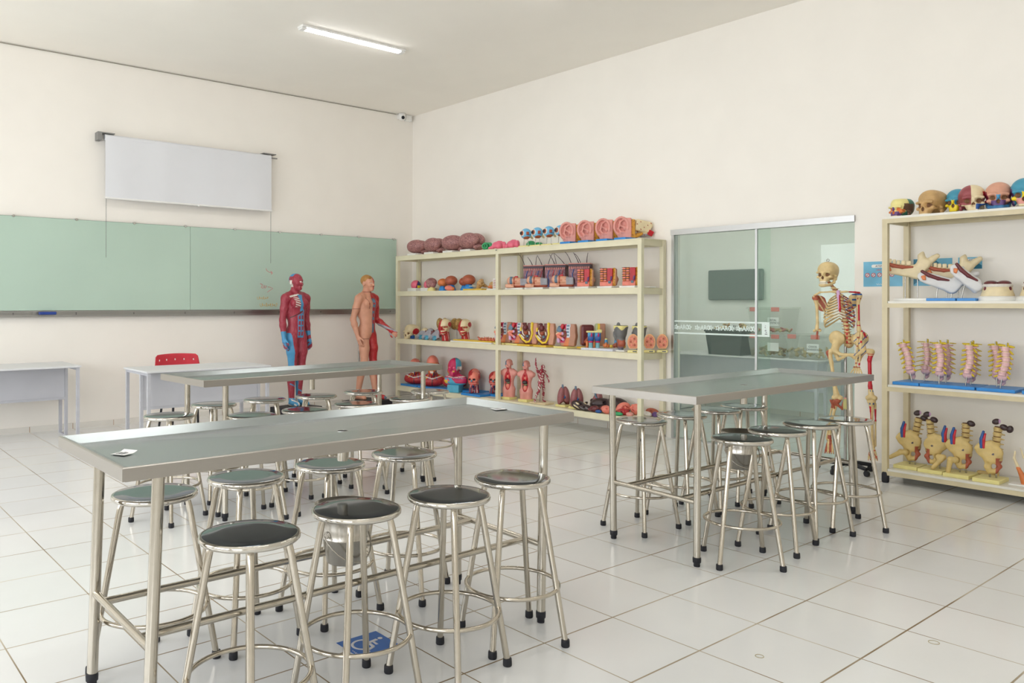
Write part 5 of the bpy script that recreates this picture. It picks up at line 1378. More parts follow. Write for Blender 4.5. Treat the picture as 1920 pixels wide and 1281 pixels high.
for K, A_, q in ((RKn, RAn, -1), (LKn, LAn, 1)):
    w = SD(.005).ell((K[0], K[1], K[2] - .035), (.034, .026, .020)).chain([(K[0], K[1], K[2] - .045), (K[0] * .7 + A_[0] * .3, K[1], K[2] * .7 + A_[2] * .3), (A_[0], A_[1], A_[2] + .02), A_], [.024, .012, .011, .017], k=.012)
    w.build('shin_bone', B0, t, (lambda x, y, z: sel([((z < pz(757)) & (z > pz(785)) & (x < px(1627)), 1), ((np.abs(z - pz(752)) < .006) & (np.sin(x * 260) > .3), 3)])(len(x))) if q > 0 else (lambda x, y, z: sel([(z > pz(760), 2), (z < pz(816), 2)])(len(x))))
    bone('calf_bone', [(K[0] + q * .028, K[1] + .015, K[2] - .055), (K[0] * .5 + A_[0] * .5 + q * .026, K[1] + .02, K[2] * .5 + A_[2] * .5), (A_[0] + q * .020, A_[1] + .01, A_[2] - .012)], [.010, .006, .010], B0, (lambda x, y, z: ((z < pz(762)) & (z > pz(785))).astype(int)) if q > 0 else (lambda x, y, z: (z > pz(765)).astype(int) * 2))
    w = SD(.0048).ell((A_[0], A_[1], A_[2] - .02), (.020, .024, .018)).cap((A_[0], A_[1] + .01, A_[2] - .03), (A_[0], A_[1] + .045, A_[2] - .055), .019, .019).ell((A_[0], A_[1] - .025, A_[2] - .045), (.024, .024, .018), k=.008)
    for i in range(5):
        dx = (i - 2) * .011; w.chain([(A_[0] + dx * .8, A_[1] - .035, A_[2] - .050), (A_[0] + dx * 1.3, A_[1] - .085, A_[2] - .092), (A_[0] + dx * 1.45, A_[1] - .115, A_[2] - .112)], [.008, .0068, .005], k=.003)
    w.build('foot_bones', B0, t, (lambda x, y, z: sel([(np.sin(x * 150 + z * 90) > .80, 2), (np.sin(z * 130 - x * 60) > .93, 1)])(len(x))) if q > 0 else (lambda x, y, z: sel([(np.sin(x * 190) > -.2, 2)])(len(x))))
# ligament and net of muscle at the right knee
SD(.005).cap((px(1566), -.035, pz(752)), (px(1580), -.03, pz(766)), .014, .008).cap((px(1560), -.04, pz(750)), (px(1566), -.03, pz(764)), .010).box((px(1586), -.02, pz(755)), (.030, .006, .048), (0, .25, 0), rd=.005).build('knee_tissue', [K_aub, P('net_green', (196, 190, 126), .5), K_pink], t, lambda x, y, z: sel([(x > px(1580.5), 1), ((x > px(1580)) & (z > pz(746)), 2)])(len(x)))
MB().tube([(0.02, .085, .045), (.02, .085, pz(640)), (px(1590), .085, pz(632))], .011, K_rod, 12).build('stand_pole', t)
for k in range(5):
    a = 2 * PI * k / 5 + .5; c, s = math.cos(a), math.sin(a)
    l = MB().tube([(.02, .085, .075), (.02 + .12 * c, .085 + .12 * s, .072), (.02 + .215 * c, .085 + .215 * s, .058)], [.022, .018, .016], M_black, 10).build('stand_foot', t)
    MB().cyl((.02 + .215 * c - .010 * s, .085 + .215 * s + .010 * c, .025), (.02 + .215 * c + .010 * s, .085 + .215 * s - .010 * c, .025), .025, M_black, 16).build('caster', l)

# ================================================================== third shelf
Z3 = LEV1[2]
t = item('skull_model', 'cream skull with a red temple patch, leftmost on the third shelf', 'skull model', 9.22, 6.96, Z3, None, .05)
skull(t, [K_crm, K_crm, K_red, K_crm, K_crm, K_wht, K_crm, K_crm, K_sck], 1.22, 0, lambda x, y, z, o: sel([((((y - .02) / .05) ** 2 + ((z - .085) / .036) ** 2 < 1) & (np.abs(x) > .03), 2), (o == 8, 8), ((z < .03) & (y > -.03) & (y < .03), 5)])(len(x)))
w = MB(); w.bbox((.03, -.05, .0), (.085, .0, .05), K_ven, .01); w.build('blue_joint', t)
def ear_section(t, red):
    def reg(x, y, z): return sel([((x > .045) & (z > .05), 1), ((np.abs(x + .02) < .03) & (z < .06) & (y < -.01), 2), ((z > .125) & (x > -.02) & (x < .07), 3 if red else 0), ((x > .02) & (z < .035), 4)])(len(x))
    SD(.006).cap((-.07, 0, .035), (.03, 0, .115), .036, .048, k=.02).ell((.065, .0, .085), (.035, .045, .05), (0, .5, 0), k=.015).box((0, -.02, .045), (.06, .03, .035), rot=(0, -.5, 0), rd=.012, k=.015).ell((-.03, -.06, .05), (.03, .02, .022), k=.008, op='s').build('section', [K_lgry, K_liv, K_teal, K_crm, K_liv], t, reg)
    MB().lathe([(.014, 0), (.020, .008), (.015, .02), (.008, .023)], K_slate, 18, c=(-.045, -.035, .02)).build('drum', t)
for Y, X, d in ((8.97, 6.98, 'left, leaning on the cream skull'), (8.775, 6.93, 'middle of three'), (8.585, 6.92, 'right of three, below the yellow brain')):
    t = item('ear_section_model', f'grey and dark red bone section model, {d}', 'bone model', Y, X, Z3, 'grey bone sections', .55); ear_section(t, d.startswith('left'))
for Y, X, d, tr in ((8.66, 7.08, 'above the grey bone sections', .7), (8.37, 7.10, 'behind the taller half head', .3)):
    t = item('brain_model', f'round yellow brain on a thin stand, {d}', 'brain model', Y, X, Z3, 'yellow brain models', tr)
    w = SD(.006); 
    for q in (-1, 1): w.ell((q * .036, 0, .225), (.046, .085, .080), k=.008)
    w.ell((0, .05, .165), (.05, .035, .03), k=.01); w.build('brain', K_bry, t); rod(t, (0, 0, .012), (0, 0, .16), .006); plate(t, .12, .12, .014, K_bwht)
def half_head(t):
    w = SD(.0055); head(w, (0, 0, .160), 1.02, False)
    w.cap((0, .02, .02), (0, .005, .16), .055, .050, k=.02).box((0, 0, -.03), (.2, .2, .032), op='s', k=.003)
    w.ell((.045, -.08, .182), (.03, .03, .02), k=.01, op='s')
    def reg(x, y, z): return sel([(z < .125, 1), ((z < .13) & (np.sin(np.arctan2(y, x) * 5 + z * 20) > .93), 2), ((z < .16) & (y < -.06) & (z > .10), 0), ((z > .100) & (z < .150) & (y < -.03) & (np.abs(z - .135 - .2 * y) < .012), 1), ((((y - .015) / .052) ** 2 + ((z - .225) / .034) ** 2 < 1) & (x > .02), 1),
        ((y > .04) & (z < .19) & (z > .13), 2), ((y < -.085) & (z > .145) & (z < .20), 1), (((y + .055) / .018) ** 2 + ((z - .192) / .014) ** 2 < 1, 3), ((x < -.005), 1)])(len(x))
    w.build('head', [K_crm, K_mred, K_wht, K_aub], t, reg)
for Y, X, d, tr in ((8.36, 6.88, 'taller and nearer of the two', -.55), (8.09, 7.00, 'right of the two', -.55)):
    t = item('half_head_model', f'cream and red half head on its neck, {d}', 'head model', Y, X, Z3, 'half head models', tr + math.atan2(Y, X)); half_head(t)
    if d.startswith('right'): plate(t, .14, .14, .008, K_bwht)
t = item('nerve_board', 'long yellow board with red and orange nerve pieces on the third shelf', 'anatomical panel', 7.77, 6.90, Z3, None, 0.)
plate(t, .80, .17, .018, K_bwht, 0, 0); MB().bbox((-.36, -.07, .018), (.38, .075, .034), K_yel, .004).build('yellow_board', t)
r = random.Random(5)
for i in range(9):
    x = .10 + .033 * i; w = SD(.005); w.ell((x, -.01, .05), (.018, .02, .020))
    for k in range(4): a = r.uniform(0, 6.28); w.cap((x, -.01, .05), (x + .03 * math.cos(a), -.01 + .03 * math.sin(a), .075 + r.uniform(-.01, .01)), .006, .004, k=.004)
    w.build('nerve_piece', [K_org if i % 2 else K_sal, K_aub], t, lambda X, Y, Z: (np.sin(X * 200 + Z * 150) > .4).astype(int))
# ---- pelvis halves
K_lyel = P('section_yellow', (238, 206, 58), .4, var=.02)
def pelvis_half(t, male):
    """Half trunk cut down the middle; the cut looks toward -y, the back of the body is at +x."""
    z0 = .02
    w = SD(.006); w.chain([(.055, .02, .255 + z0), (.058, .02, .20 + z0), (.045, .02, .12 + z0), (.030, .02, .045 + z0)], [.062, .060, .078, .085], k=.03)
    w.cap((-.02, .02, .05 + z0), (.03, .02, .04 + z0), .05, .07, k=.03).ell((-.06, .02, .16 + z0), (.03, .05, .07), k=.02)
    if male: w.ell((.0, .02, .12 + z0), (.07, .06, .06), k=.02)
    else: w.ell((-.03, .02, .10 + z0), (.09, .07, .075), k=.02)
    w.box((0, -.10, .15), (.3, .098, .3), op='s', k=.003); w.box((0, 0, .36 + z0 - .08), (.3, .3, .0), op='s', k=.003)
    w.box((0, 0, .40 + z0), (.3, .3, .145), op='s', k=.003).box((0, 0, -.03), (.3, .3, .032 + z0), op='s', k=.002)
    w.ell((-.045, 0, .135 + z0), (.062, .035, .075), k=.006, op='s'); w.box((-.10, 0, .24 + z0), (.085, .3, .06), op='s', k=.01)
    if male:
        def reg(x, y, z):
            f = y < .008; s = .020 - .20 * np.maximum(0, .14 - z) + .35 * np.maximum(0, z - .2) * .3
            return sel([(f & (x < s + .038) & (x > s - .015), 1), (f & (x < s + .026) & (x > s - .008) & (z > .13) & (np.mod(z, .035) < .018), 2), (f & (x < s + .04) & (x > s - .02) & (z < .12), 3), (f & (x < s - .012) & (z > .06), 4), ((x < -.01) & (y < .03) & (z > .08), 4)])(len(x))
        w.build('trunk', [K_brown, P('disc_pale', (198, 206, 216)), K_slate, K_org, K_mag], t, reg)
        SD(.005).box((-.062, .0, .195 + z0), (.030, .03, .034), rot=(0, .45, 0), rd=.012).build('bladder', K_slate, t)
        SD(.005).box((-.030, .0, .225 + z0), (.020, .03, .030), rot=(0, .45, 0), rd=.010).build('bowel', K_red, t)
        SD(.005).chain([(-.10, -.005, .140 + z0), (-.06, -.005, .150 + z0), (-.035, -.005, .145 + z0)], [.016, .022, .020], k=.01).cap((-.10, -.005, .13 + z0), (-.02, -.005, .075 + z0), .014, .016, k=.006).ell((-.03, -.008, .15 + z0), (.014, .012, .012), k=.004).build('lower_organs', [K_sal, K_crm, K_lil], t, lambda x, y, z: sel([(np.abs(z - .148 - z0 - .5 * (x + .1)) < .006, 1), (x > -.036, 2)])(len(x)))
        SD(.005).cap((-.088, .0, .105 + z0), (-.080, .0, .055 + z0), .016, .021).build('hanging_organ', [K_sal, K_lil], t, lambda x, y, z: (z < .09 + z0).astype(int))
    else:
        w.build('trunk', [K_skin, K_liv], t, lambda x, y, z: ((y < .012) & (x < .055)).astype(int))
        w = SD(.005).chain([(.055, -.004, .248 + z0), (.050, -.004, .19 + z0), (.058, -.004, .13 + z0), (.040, -.004, .07 + z0), (.018, -.004, .032 + z0), (-.022, -.004, .024 + z0), (-.070, -.004, .06 + z0), (-.108, -.004, .115 + z0)], [.020, .017, .014, .013, .011, .012, .013, .012], k=.006)
        w.build('fat_layer', [K_lyel, K_wht], t, lambda x, y, z: ((x < .046) & (z > .15) & (np.mod(z, .03) < .018)).astype(int))
        SD(.005).cap((-.098, -.002, .13 + z0), (-.092, -.002, .195 + z0), .010, .011).build('belly_wall', [K_lyel, K_pur], t, lambda x, y, z: (z < .155 + z0).astype(int))
        SD(.005).ell((-.035, .0, .20 + z0), (.032, .03, .038)).ell((-.05, .005, .245 + z0), (.026, .025, .014), k=.006).build('upper_organ', K_liv, t)
        SD(.005).chain([(-.075, 0, .17 + z0), (-.066, -.004, .13 + z0), (-.045, -.004, .105 + z0)], [.008, .009, .008], k=.004).cap((-.085, -.004, .105 + z0), (-.05, -.006, .072 + z0), .010, k=.004).cap((.020, -.004, .12 + z0), (.016, -.004, .150 + z0), .009).build('pale_folds', K_wht, t)
        SD(.005).ell((-.03, 0, .135 + z0), (.026, .022, .022)).ell((-.008, .0, .095 + z0), (.022, .02, .018), k=.004).build('inner_organ', [K_aub, K_slate], t, lambda x, y, z: (z < .115 + z0).astype(int))
    plate(t, .21, .15, .020, K_base if male else K_yel, -.01, .0)
for Y, X, male, d in ((7.29, 6.93, True, 'leftmost, half behind the middle post'), (7.045, 6.93, True, 'second from the left'), (6.825, 6.91, False, 'third from the left, edged in yellow'), (6.555, 6.91, False, 'fourth from the left, edged in yellow'), (6.23, 6.91, True, 'the tan one at the right of the row')):
    t = item('pelvis_model', f'half pelvis model, {d}', 'pelvis model', Y, X, Z3, 'half pelvis models', math.atan2(Y, X) - .42); pelvis_half(t, male)
    for ch in t.children:
        if ch.name.startswith('trunk'): ch.scale = (1, 1.35, 1)
t = item('pelvis_model', 'pelvis model turned to show its dark cut face, behind the tan one', 'pelvis model', 6.03, 7.06, Z3, None, .95)
SD(.006).box((0, .03, .15), (.075, .05, .12), rd=.03).build('trunk', [K_liv, K_brown], t, lambda x, y, z: (y > .0).astype(int)); SD(.005).cap((-.03, -.03, .08), (.03, -.03, .16), .016, .012).cap((.02, -.03, .06), (-.01, -.03, .1), .012, k=.01).build('folds', K_aub, t); plate(t, .2, .15, .02, K_yel)
t = item('pelvis_model', 'upright slice of trunk with a yellow edge behind the blue vertebrae', 'pelvis model', 5.88, 7.10, Z3, None, .8)
SD(.006).box((0, 0, .16), (.055, .04, .125), rd=.01).build('trunk', [K_brown, K_lyel, P('pale_green', (176, 186, 140))], t, lambda x, y, z: sel([(x < -.005, 1), (x < -.03, 2)])(len(x))); plate(t, .14, .12, .02, K_base)
t = item('vertebra_model', 'blue and dark red lumbar vertebrae pair on a white board', 'bone model', 5.80, 6.90, Z3, None); plate(t, .44, .16, .024, P('pale_lilac_board', (214, 218, 232), .35), .10, 0, rel=-t_turn[t.name])
for x in (-.035, .04):
    SD(.005).box((x, 0, .155), (.034, .03, .038), rd=.014).ell((x, 0, .115), (.033, .03, .03), k=.012).build('vertebra', [K_blue, K_ven], t, lambda X, Y, Z, x=x: (Z < .165 + .6 * (X - x)).astype(int))
    MB().lathe([(.022, .024), (.022, .085), (.026, .09)], P('pale_teal', (126, 182, 190)), 20, c=(x, 0, 0)).build('pillar', t)
    SD(.005).ell((x + .008, -.024, .165), (.012, .012, .026)).ell((x, -.01, .09), (.03, .024, .012)).build('joint', K_mag, t)
SD(.005).box((.0, 0, .200), (.085, .03, .010), rd=.008).ell((.06, 0, .215), (.03, .02, .012), k=.01).build('yellow_cap', K_base, t)
for x in (-.075, .0): SD(.005).cap((x, .01, .035), (x, .01, .085), .014).build('orange_piece', K_org, t)
for x, d in ((.13, 0), (.235, 1)):
    SD(.005).cap((x, 0, .08), (x, 0, .115), .018, .016).build('small_vertebra', [K_blue, K_base], t, lambda X, Y, Z: (Z > .115).astype(int))
    SD(.005).ell((x - .015, 0, .05), (.02, .02, .024)).ell((x + .02, 0, .048), (.02, .02, .022), k=.004).ell((x, -.015, .06), (.012, .012, .03), k=.004).build('small_joint', K_aub if d else K_org, t)
SD(.005).ell((.185, 0, .042), (.02, .018, .018)).ell((.285, 0, .042), (.022, .02, .02), k=.003).ell((.32, .0, .042), (.02, .02, .02), k=.003).build('orange_row', K_yel, t)
def larynx(t):
    def reg(x, y, z): return sel([((z < .115 + .3 * np.abs(x - .02)) & (y < .02) & (x > -.028) & (z > .035), 1), ((z > .245 - .02 * np.sin(x * 60)) & (z < .275), 2), ((z < .05) & (np.mod(z, .014) < .007), 3)])(len(x))
    SD(.006).chain([(0, 0, .02), (0, 0, .06), (0, 0, .12), (0, 0, .20), (0, .0, .255)], [.030, .030, .044, .062, .078], k=.02).ell((.018, -.03, .085), (.042, .03, .046), k=.01).chain([(-.05, .0, .13), (-.066, 0, .17), (-.07, 0, .20)], [.016, .014, .013], k=.012).ell((-.028, 0, .288), (.022, .014, .026), k=.01).box((0, -.0, .34), (.2, .2, .062), op='s', k=.004).ell((-.025, .0, .285), (.020, .012, .026), k=.006).build('cartilage', [K_gry, K_aub, K_base, K_slate], t, reg)
    plate(t, .22, .16, .016, K_bwht, 0, 0)
for Y, X, d in ((5.475, 6.95, 'left'), (5.285, 7.02, 'right, behind the post')):
    t = item('larynx_model', f'dark grey throat cartilage model with a red gland, {d} of two', 'larynx model', Y, X, Z3, 'larynx models', .45); larynx(t)
K_sli = P('slice_flesh', (200, 100, 88), .45, kind='veins', rgb2=(228, 172, 122), scale=42)
def slice_(t):
    MB().prism([(.058 * math.cos(a) * (1 if math.sin(a) > -.5 else 1), .108 + .085 * math.sin(a)) for a in np.linspace(-.9, PI + .9, 40)], -.012, .016, P('rind_orange', (226, 166, 112)), ax='y').build('rind', t)
    MB().prism([(.048 * math.cos(a), .106 + .074 * math.sin(a)) for a in np.linspace(-.9, PI + .9, 36)], -.0135, -.012, K_sli, ax='y').build('cut_face', t)
    w = MB()
    for k in range(6): a = k * 1.05; w.ball((.026 * math.cos(a), -.0135, .112 + .038 * math.sin(a)), (.011, .002, .013), K_aub if k % 2 else K_sal, 10)
    w.build('cavities', t)
    MB().bbox((-.055, -.05, 0), (.055, .05, .026), K_base, .006).build('base', t); MB().box((.0, -.0512, .008), (.04, -.0502, .018), M_ink).build('label_print', t)
for Y, X, d in ((5.25, 6.87, 'left, behind the post'), (5.155, 7.02, 'middle, between the posts'), (5.075, 7.13, 'right, at the shelf end')):
    t = item('slice_model', f'round pink cross-section slice on a cream foot, {d}', 'anatomical model', Y, X, Z3, 'cross-section slices', .55); slice_(t)

# ================================================================== bottom shelf of the cream unit
Z4 = LEV1[3]
def bust(t, mats, s=1., variant=0):
    w = SD(.006); head(w, (0, -.01, .205 * 1), s)
    w.cap((0, .015, .10), (0, .0, .21), .058, .052, k=.03); w.ell((0, .015, .055), (.165, .075, .060), k=.03)
    for q in (-1, 1): w.cap((q * .04, .02, .12), (q * .12, .02, .085), .03, .04, k=.04)
    w.box((0, 0, -.04), (.3, .3, .04), op='s', k=.003)
    if variant == 0:
        def reg(x, y, z): return sel([((z > .16) & (z < .30) & (y < -.02), 1), ((z > .275), 2), ((z > .245) & (z < .30) & (x > .03) & (y > -.02), 0), ((z < .19) & (z > .09) & (np.sin(np.arctan2(y, x) * 9 + z * 14) > .93), 3), ((z < .17) & (z > .08) & (np.sin(np.arctan2(y, x) * 7 - z * 18 + 1) > .92), 4), ((np.abs(z - .088 - .25 * np.abs(x)) < .006) & (y < 0.02), 5), ((np.abs(x) < .0035) & (z < .08), 6), ((((np.abs(x) - .031) / .015) ** 2 + ((z - .238) / .011) ** 2 < 1) & (y < -.05), 6), ((np.abs(x) < .022) & (np.abs(z - .170) < .011) & (y < -.07), 5), ((z < .24) & (z > .15) & (x > .045) & (np.sin(z * 190) > .5), 4)])(len(x))
    else:
        def reg(x, y, z): return sel([((x + .6 * y > -.0) & (z > .215) & (x > -.01 - .5 * y), 1), ((z < .10), 1), ((z < .095) & (z > .035) & (x > .01 + 1.2 * (.06 - z)) & (y < .03), 0), ((z < .09) & (x < -.06) & (np.sin(z * 120 + x * 90) > .1), 3), ((x < -.09) & (z < .075) & (z > .03), 4), ((np.abs(z - .105 - .12 * np.abs(x)) < .006), 2), ((z < .21) & (z > .11) & (np.sin(np.arctan2(y, x) * 12) > .9), 3), ((x > .066) & (z > .19) & (z < .25), 2), ((((np.abs(x) - .031) / .015) ** 2 + ((z - .238) / .010) ** 2 < 1) & (y < -.05), 3), ((np.abs(x - .03) < .012) & (np.abs(z - .19) < .01) & (y < -.05), 4)])(len(x))
    return w.build('bust', mats, t, reg)
gb = 'red head busts'
for Y, X, z, tr, s, d in ((9.14, 6.97, .03, -.35, .98, 'leftmost, under the far table top'), (8.74, 6.97, .03, -.1, 1.1, 'second, behind the far table leg'), (8.37, 7.05, .03, -.35, 1.05, 'third, behind the blue bust')):
    t = item('bust_model', f'red muscle bust on a blue plate, {d}', 'bust model', Y, X, Z4, gb, math.atan2(Y, X) + tr)
    o = bust(t, [K_mred, K_org, K_sal, K_yel, K_ven, K_wht, K_drk], s); o.location = (0, 0, .026); o.scale = (1.0, 1.0, 1.1 * s)
    plate(t, .38, .24, .026, K_bblu)
t = item('bust_model', 'bust split in light blue and magenta on a blue block', 'bust model', 8.17, 6.90, Z4, None, math.atan2(8.17, 6.9) - .45)
o = bust(t, [K_mag, P('bust_blue', (84, 172, 204)), K_wht, P('bust_pink', (226, 92, 130)), K_yel], 1.08, 1); o.location = (0, 0, .085); o.scale = (.98, .98, 1.05)
MB().bbox((-.085, -.07, 0), (.085, .09, .10), P('bust_blue', (84, 172, 204)), .006).build('block', t)
def mhead(t, s=1., z0=.03):
    w = SD(.0055); head(w, (0, 0, .150 * s + z0), s, False)
    w.ell((.031 * s, -.10 * s, .183 * s + z0), (.018 * s, .03 * s, .015 * s), k=.005, op='s').ell((-.031 * s, -.10 * s, .183 * s + z0), (.018 * s, .03 * s, .015 * s), k=.005, op='s')
    w.chain([(-.015, .0, .14 * s + z0), (-.035, -.03, z0 + .005)], [.028, .026], k=.012).chain([(.02, .02, .14 * s + z0), (.035, .02, z0 + .005)], [.030, .030], k=.012).cap((0, .02, .1), (0, .02, z0), .03, k=.01)
    w.box((0, 0, z0 - .05), (.3, .3, .05), op='s', k=.002)
    def reg(x, y, z):
        Z = (z - z0) / s
        return sel([(Z > .11, 1), ((Z > .11) & (x < -.002) & (y > -.085), 0), ((((y / s - .02) / .055) ** 2 + ((Z - .215) / .040) ** 2 < 1) & (x > .03), 0), ((Z < .155) & (Z > .12) & (y < -.04), 0), ((np.abs(Z - .12 + .2 * y) < .010) & (y < -.03), 1), ((((np.abs(x / s) - .031) / .018) ** 2 + ((Z - .183) / .014) ** 2 < 1) & (y < -.04), 2),
                    ((Z < .11) & (np.sin(np.arctan2(y, x) * 8) > .45), 3), ((Z < .11) & (np.sin(np.arctan2(y, x) * 8) < -.9), 4), ((np.abs(x) < .012) & (np.abs(Z - .168) < .012) & (y < -.08), 5)])(len(x))
    w.build('head', [K_mred, K_sal, K_drk, P('deep_blue', (38, 62, 100)), K_wht, K_teal], t, reg)
for Y, X, tr, s, d, gbase in ((7.98, 7.07, -.35, 1.0, 'behind the blue and magenta bust', (.30, .22)), (7.74, 6.86, -.35, .98, 'in front, near the middle post', (.36, .20)), (7.56, 7.05, -.2, .98, 'behind, near the middle post', (.40, .20))):
    t = item('head_model', f'red and salmon muscle head on a blue plate, {d}', 'head model', Y, X, Z4, 'muscle head models', math.atan2(Y, X) + tr); mhead(t, s); plate(t, gbase[0], gbase[1], .028, K_bblu, .03, 0)
# torsos
def torso(t):
    w = SD(.0055); s = .56; head(w, (0, 0, .418), s)
    w.cap((0, .006, .36), (0, 0, .43), .030, .027, k=.015); w.ell((0, .0, .285), (.078, .05, .08), k=.02).ell((0, .0, .19), (.064, .046, .08), k=.03).ell((0, .004, .125), (.074, .052, .055), k=.03)
    for q in (-1, 1): w.cap((q * .05, .004, .345), (q * .082, .004, .325), .034, .034, k=.02); w.cap((q * .036, .004, .12), (q * .036, .002, .03), .046, .040, k=.02)
    w.box((0, 0, -.02), (.3, .3, .046), op='s', k=.002).ell((0, -.06, .235), (.046, .034, .125), k=.006, op='s').cap((0, -.05, .36), (0, -.04, .39), .013, k=.006, op='s')
    def reg(x, y, z): return sel([((y < -.008) & ((x / .044) ** 2 + ((z - .235) / .118) ** 2 < 1), 1), ((np.abs(x) < .012) & (z > .35) & (z < .395) & (y < -.02), 1), ((x < -.012) & (z > .425) & (z < .475) & (y < -.035), 2)])(len(x))
    w.build('body', [K_pink, K_mred, K_slate], t, reg)
    for q in (-1, 1): SD(.0045).ell((q * .020, -.030, .292), (.016, .018, .042)).build('lung', K_red, t)
    SD(.0045).ell((.003, -.040, .285), (.014, .012, .020)).build('heart', K_sal, t)
    SD(.0045).ell((-.004, -.034, .232), (.034, .022, .022)).build('liver', K_drk, t); SD(.0045).ell((.008, -.036, .205), (.026, .018, .013)).build('stomach', P('olive_green', (112, 116, 84)), t)
    w = SD(.0045).ell((0, -.032, .165), (.024, .016, .034)); w.build('bowel', K_sal, t)
    SD(.004).chain([(-.028, -.034, .195), (-.030, -.034, .155), (-.014, -.036, .130), (.012, -.036, .128), (.028, -.034, .150)], .006, k=.003).build('colon', P('olive_green', (112, 116, 84)), t)
    plate(t, .15, .13, .030, K_base)
for Y, d in ((7.175, 'left'), (6.875, 'right')):
    t = item('torso_model', f'small pink torso with open chest and organs, {d} of two', 'torso model', Y, 6.93, Z4, 'small torsos', math.atan2(Y, 6.93) - .35); torso(t)
# striding muscle man
t = item('muscle_man_model', 'small muscle man with one arm raised, between torsos and lungs', 'muscle model', 6.61, 6.92, Z4, None, math.atan2(6.6, 6.92) + .55)
w = SD(.0045); s = .265
figure(w, s, RE=(-.30, -.02, 1.62), RW=(-.33, -.04, 1.86), LE=(.22, -.12, 1.16), LW=(.20, -.28, .98), RK=(-.20, -.10, .50), LK=(.12, .02, .48), RA=(-.33, .06, .09), LA=(.16, .12, .075), HR=(.05, -.03, 1.53))
w.build('body', [K_mus, K_wht], t, lambda x, y, z: ((np.sin(x * 260 + z * 90) + np.sin(z * 190 - y * 240) + np.sin(y * 170 + x * 120)) > .95).astype(int), (0, 0, .018)); plate(t, .26, .15, .018, K_crm)
MB().cyl((0, .04, .018), (0, .03, .20), .004, K_rod, 8).build('stand_rod', t)
# lungs
def lung(t, two):
    w = SD(.0055)
    for q in ((-1, 1) if two else (1,)): w.ell((q * .028, .01 * q, .115), (.044, .052, .115), (0, q * -.12, 0), k=.004)
    if not two: w.ell((-.022, 0, .085), (.030, .045, .075), (0, .25, 0), k=.006)
    w.ell((0, -.02, .0), (.055, .06, .055), k=.006, op='s').box((0, 0, -.04), (.3, .3, .062), op='s', k=.003)
    w.build('lobes', [K_lung, K_liv], t, lambda x, y, z: ((z < .058) & (x ** 2 + y ** 2 < .0042)).astype(int))
    w = SD(.005).chain([(-.012, -.02, .245), (-.010, -.03, .16), (0, -.035, .13)], [.012, .011, .010], k=.004).cap((0, -.035, .13), (.02, -.04, .115), .008).cap((0, -.035, .13), (-.022, -.04, .11), .008)
    w.build('windpipe', K_slate, t)
    w = SD(.005).ell((-.008, -.048, .118), .011).ell((.012, -.05, .104), .010); w.build('vessels', [K_ven, K_red], t, lambda x, y, z: (x < 0).astype(int))
    plate(t, .15, .12, .024, K_base)
for Y, X, two, d in ((6.28, 6.94, True, 'leftmost of three'), (6.065, 6.92, True, 'in the middle, showing two lobes'), (5.90, 7.06, False, 'rightmost, half behind the steel table top')):
    t = item('lung_model', f'mauve lung model with a grey windpipe, {d}', 'lung model', Y, X, Z4, 'lung models', math.atan2(Y, X)); lung(t, two)
# dark and red organs lying in a heap, each its own
def lump(name, lab, cat, Y, X, z, r, mats, rz=0., tilt=0., seed=0, grp=None, extra=True):
    q = random.Random(seed); w = SD(.0055).ell((0, 0, r[2]), r, (0, tilt, 0), k=.01)
    if extra:
        for _ in range(7): w.ell((q.uniform(-.85, .85) * r[0], q.uniform(-.8, .6) * r[1], r[2] * q.uniform(.7, 1.4)), tuple(v * q.uniform(.28, .5) for v in r), (q.uniform(-.6, .6), q.uniform(-.6, .6), q.uniform(-1, 1)), k=.007)
        w.cap((-.6 * r[0], -.7 * r[1], r[2] * .8), (.5 * r[0], -.6 * r[1], r[2] * 1.5), r[2] * .16, r[2] * .10, k=.004)
        w.ell((q.uniform(-.5, .5) * r[0], -r[1] * .9, r[2] * 1.3), (r[0] * .18, r[1] * .35, r[2] * .2), k=.004, op='s')
    w.box((0, 0, -.05), (.4, .4, .05), op='s', k=.002)
    o = w.build(name, mats, None, (lambda x, y, z: (np.sin(x * 90 + z * 140 + seed) + np.sin(y * 80) > 1.1).astype(int)) if len(mats) > 1 else None, (X, Y, z), -PI / 2 + rz)
    return tag(o, lab, cat, grp)
gd = 'dark liver models'
lump('liver_model', 'dark liver model lying front left beside the lungs', 'organ model', 5.985, 6.86, Z4, (.085, .06, .050), [K_drk, K_crm], .7, .3, 11, gd)
lump('liver_model', 'flat dark liver model in front of the big dark ones', 'organ model', 5.87, 6.84, Z4, (.075, .05, .036), [K_drk, K_gry], .4, .1, 12, gd)
lump('liver_model', 'large black liver model at the back left of the heap', 'organ model', 5.83, 7.05, Z4, (.12, .075, .066), [K_drk], .6, -.1, 13, gd)
lump('liver_model', 'large black liver model at the back right of the heap', 'organ model', 5.61, 7.06, Z4, (.13, .08, .078), [K_drk], .3, .1, 14, gd)
lump('kidney_model', 'brown kidney-shaped model with pink ends in front of the livers', 'organ model', 5.745, 6.845, Z4, (.055, .035, .036), [K_liv, K_pink], .4, 0, 15)
lump('kidney_model', 'dark red kidney-shaped model behind the brown one', 'organ model', 5.64, 6.90, Z4, (.06, .038, .040), [K_liv, K_drk], .7, .1, 16)
lump('organ_model', 'blue vessel piece lying before the kidney models', 'organ model', 5.665, 6.815, Z4, (.04, .018, .018), [K_ven], .2, 0, 17, None, False)
gr = 'red organ models in the heap'
lump('stomach_model', 'salmon pink stomach model left of the table leg', 'organ model', 5.585, 6.85, Z4, (.055, .045, .044), [K_sal, K_red], .5, .2, 18, gr)
lump('stomach_model', 'red stomach model behind the table leg', 'organ model', 5.46, 6.98, Z4, (.08, .05, .062), [K_sal, K_mred], .9, -.3, 19, gr)
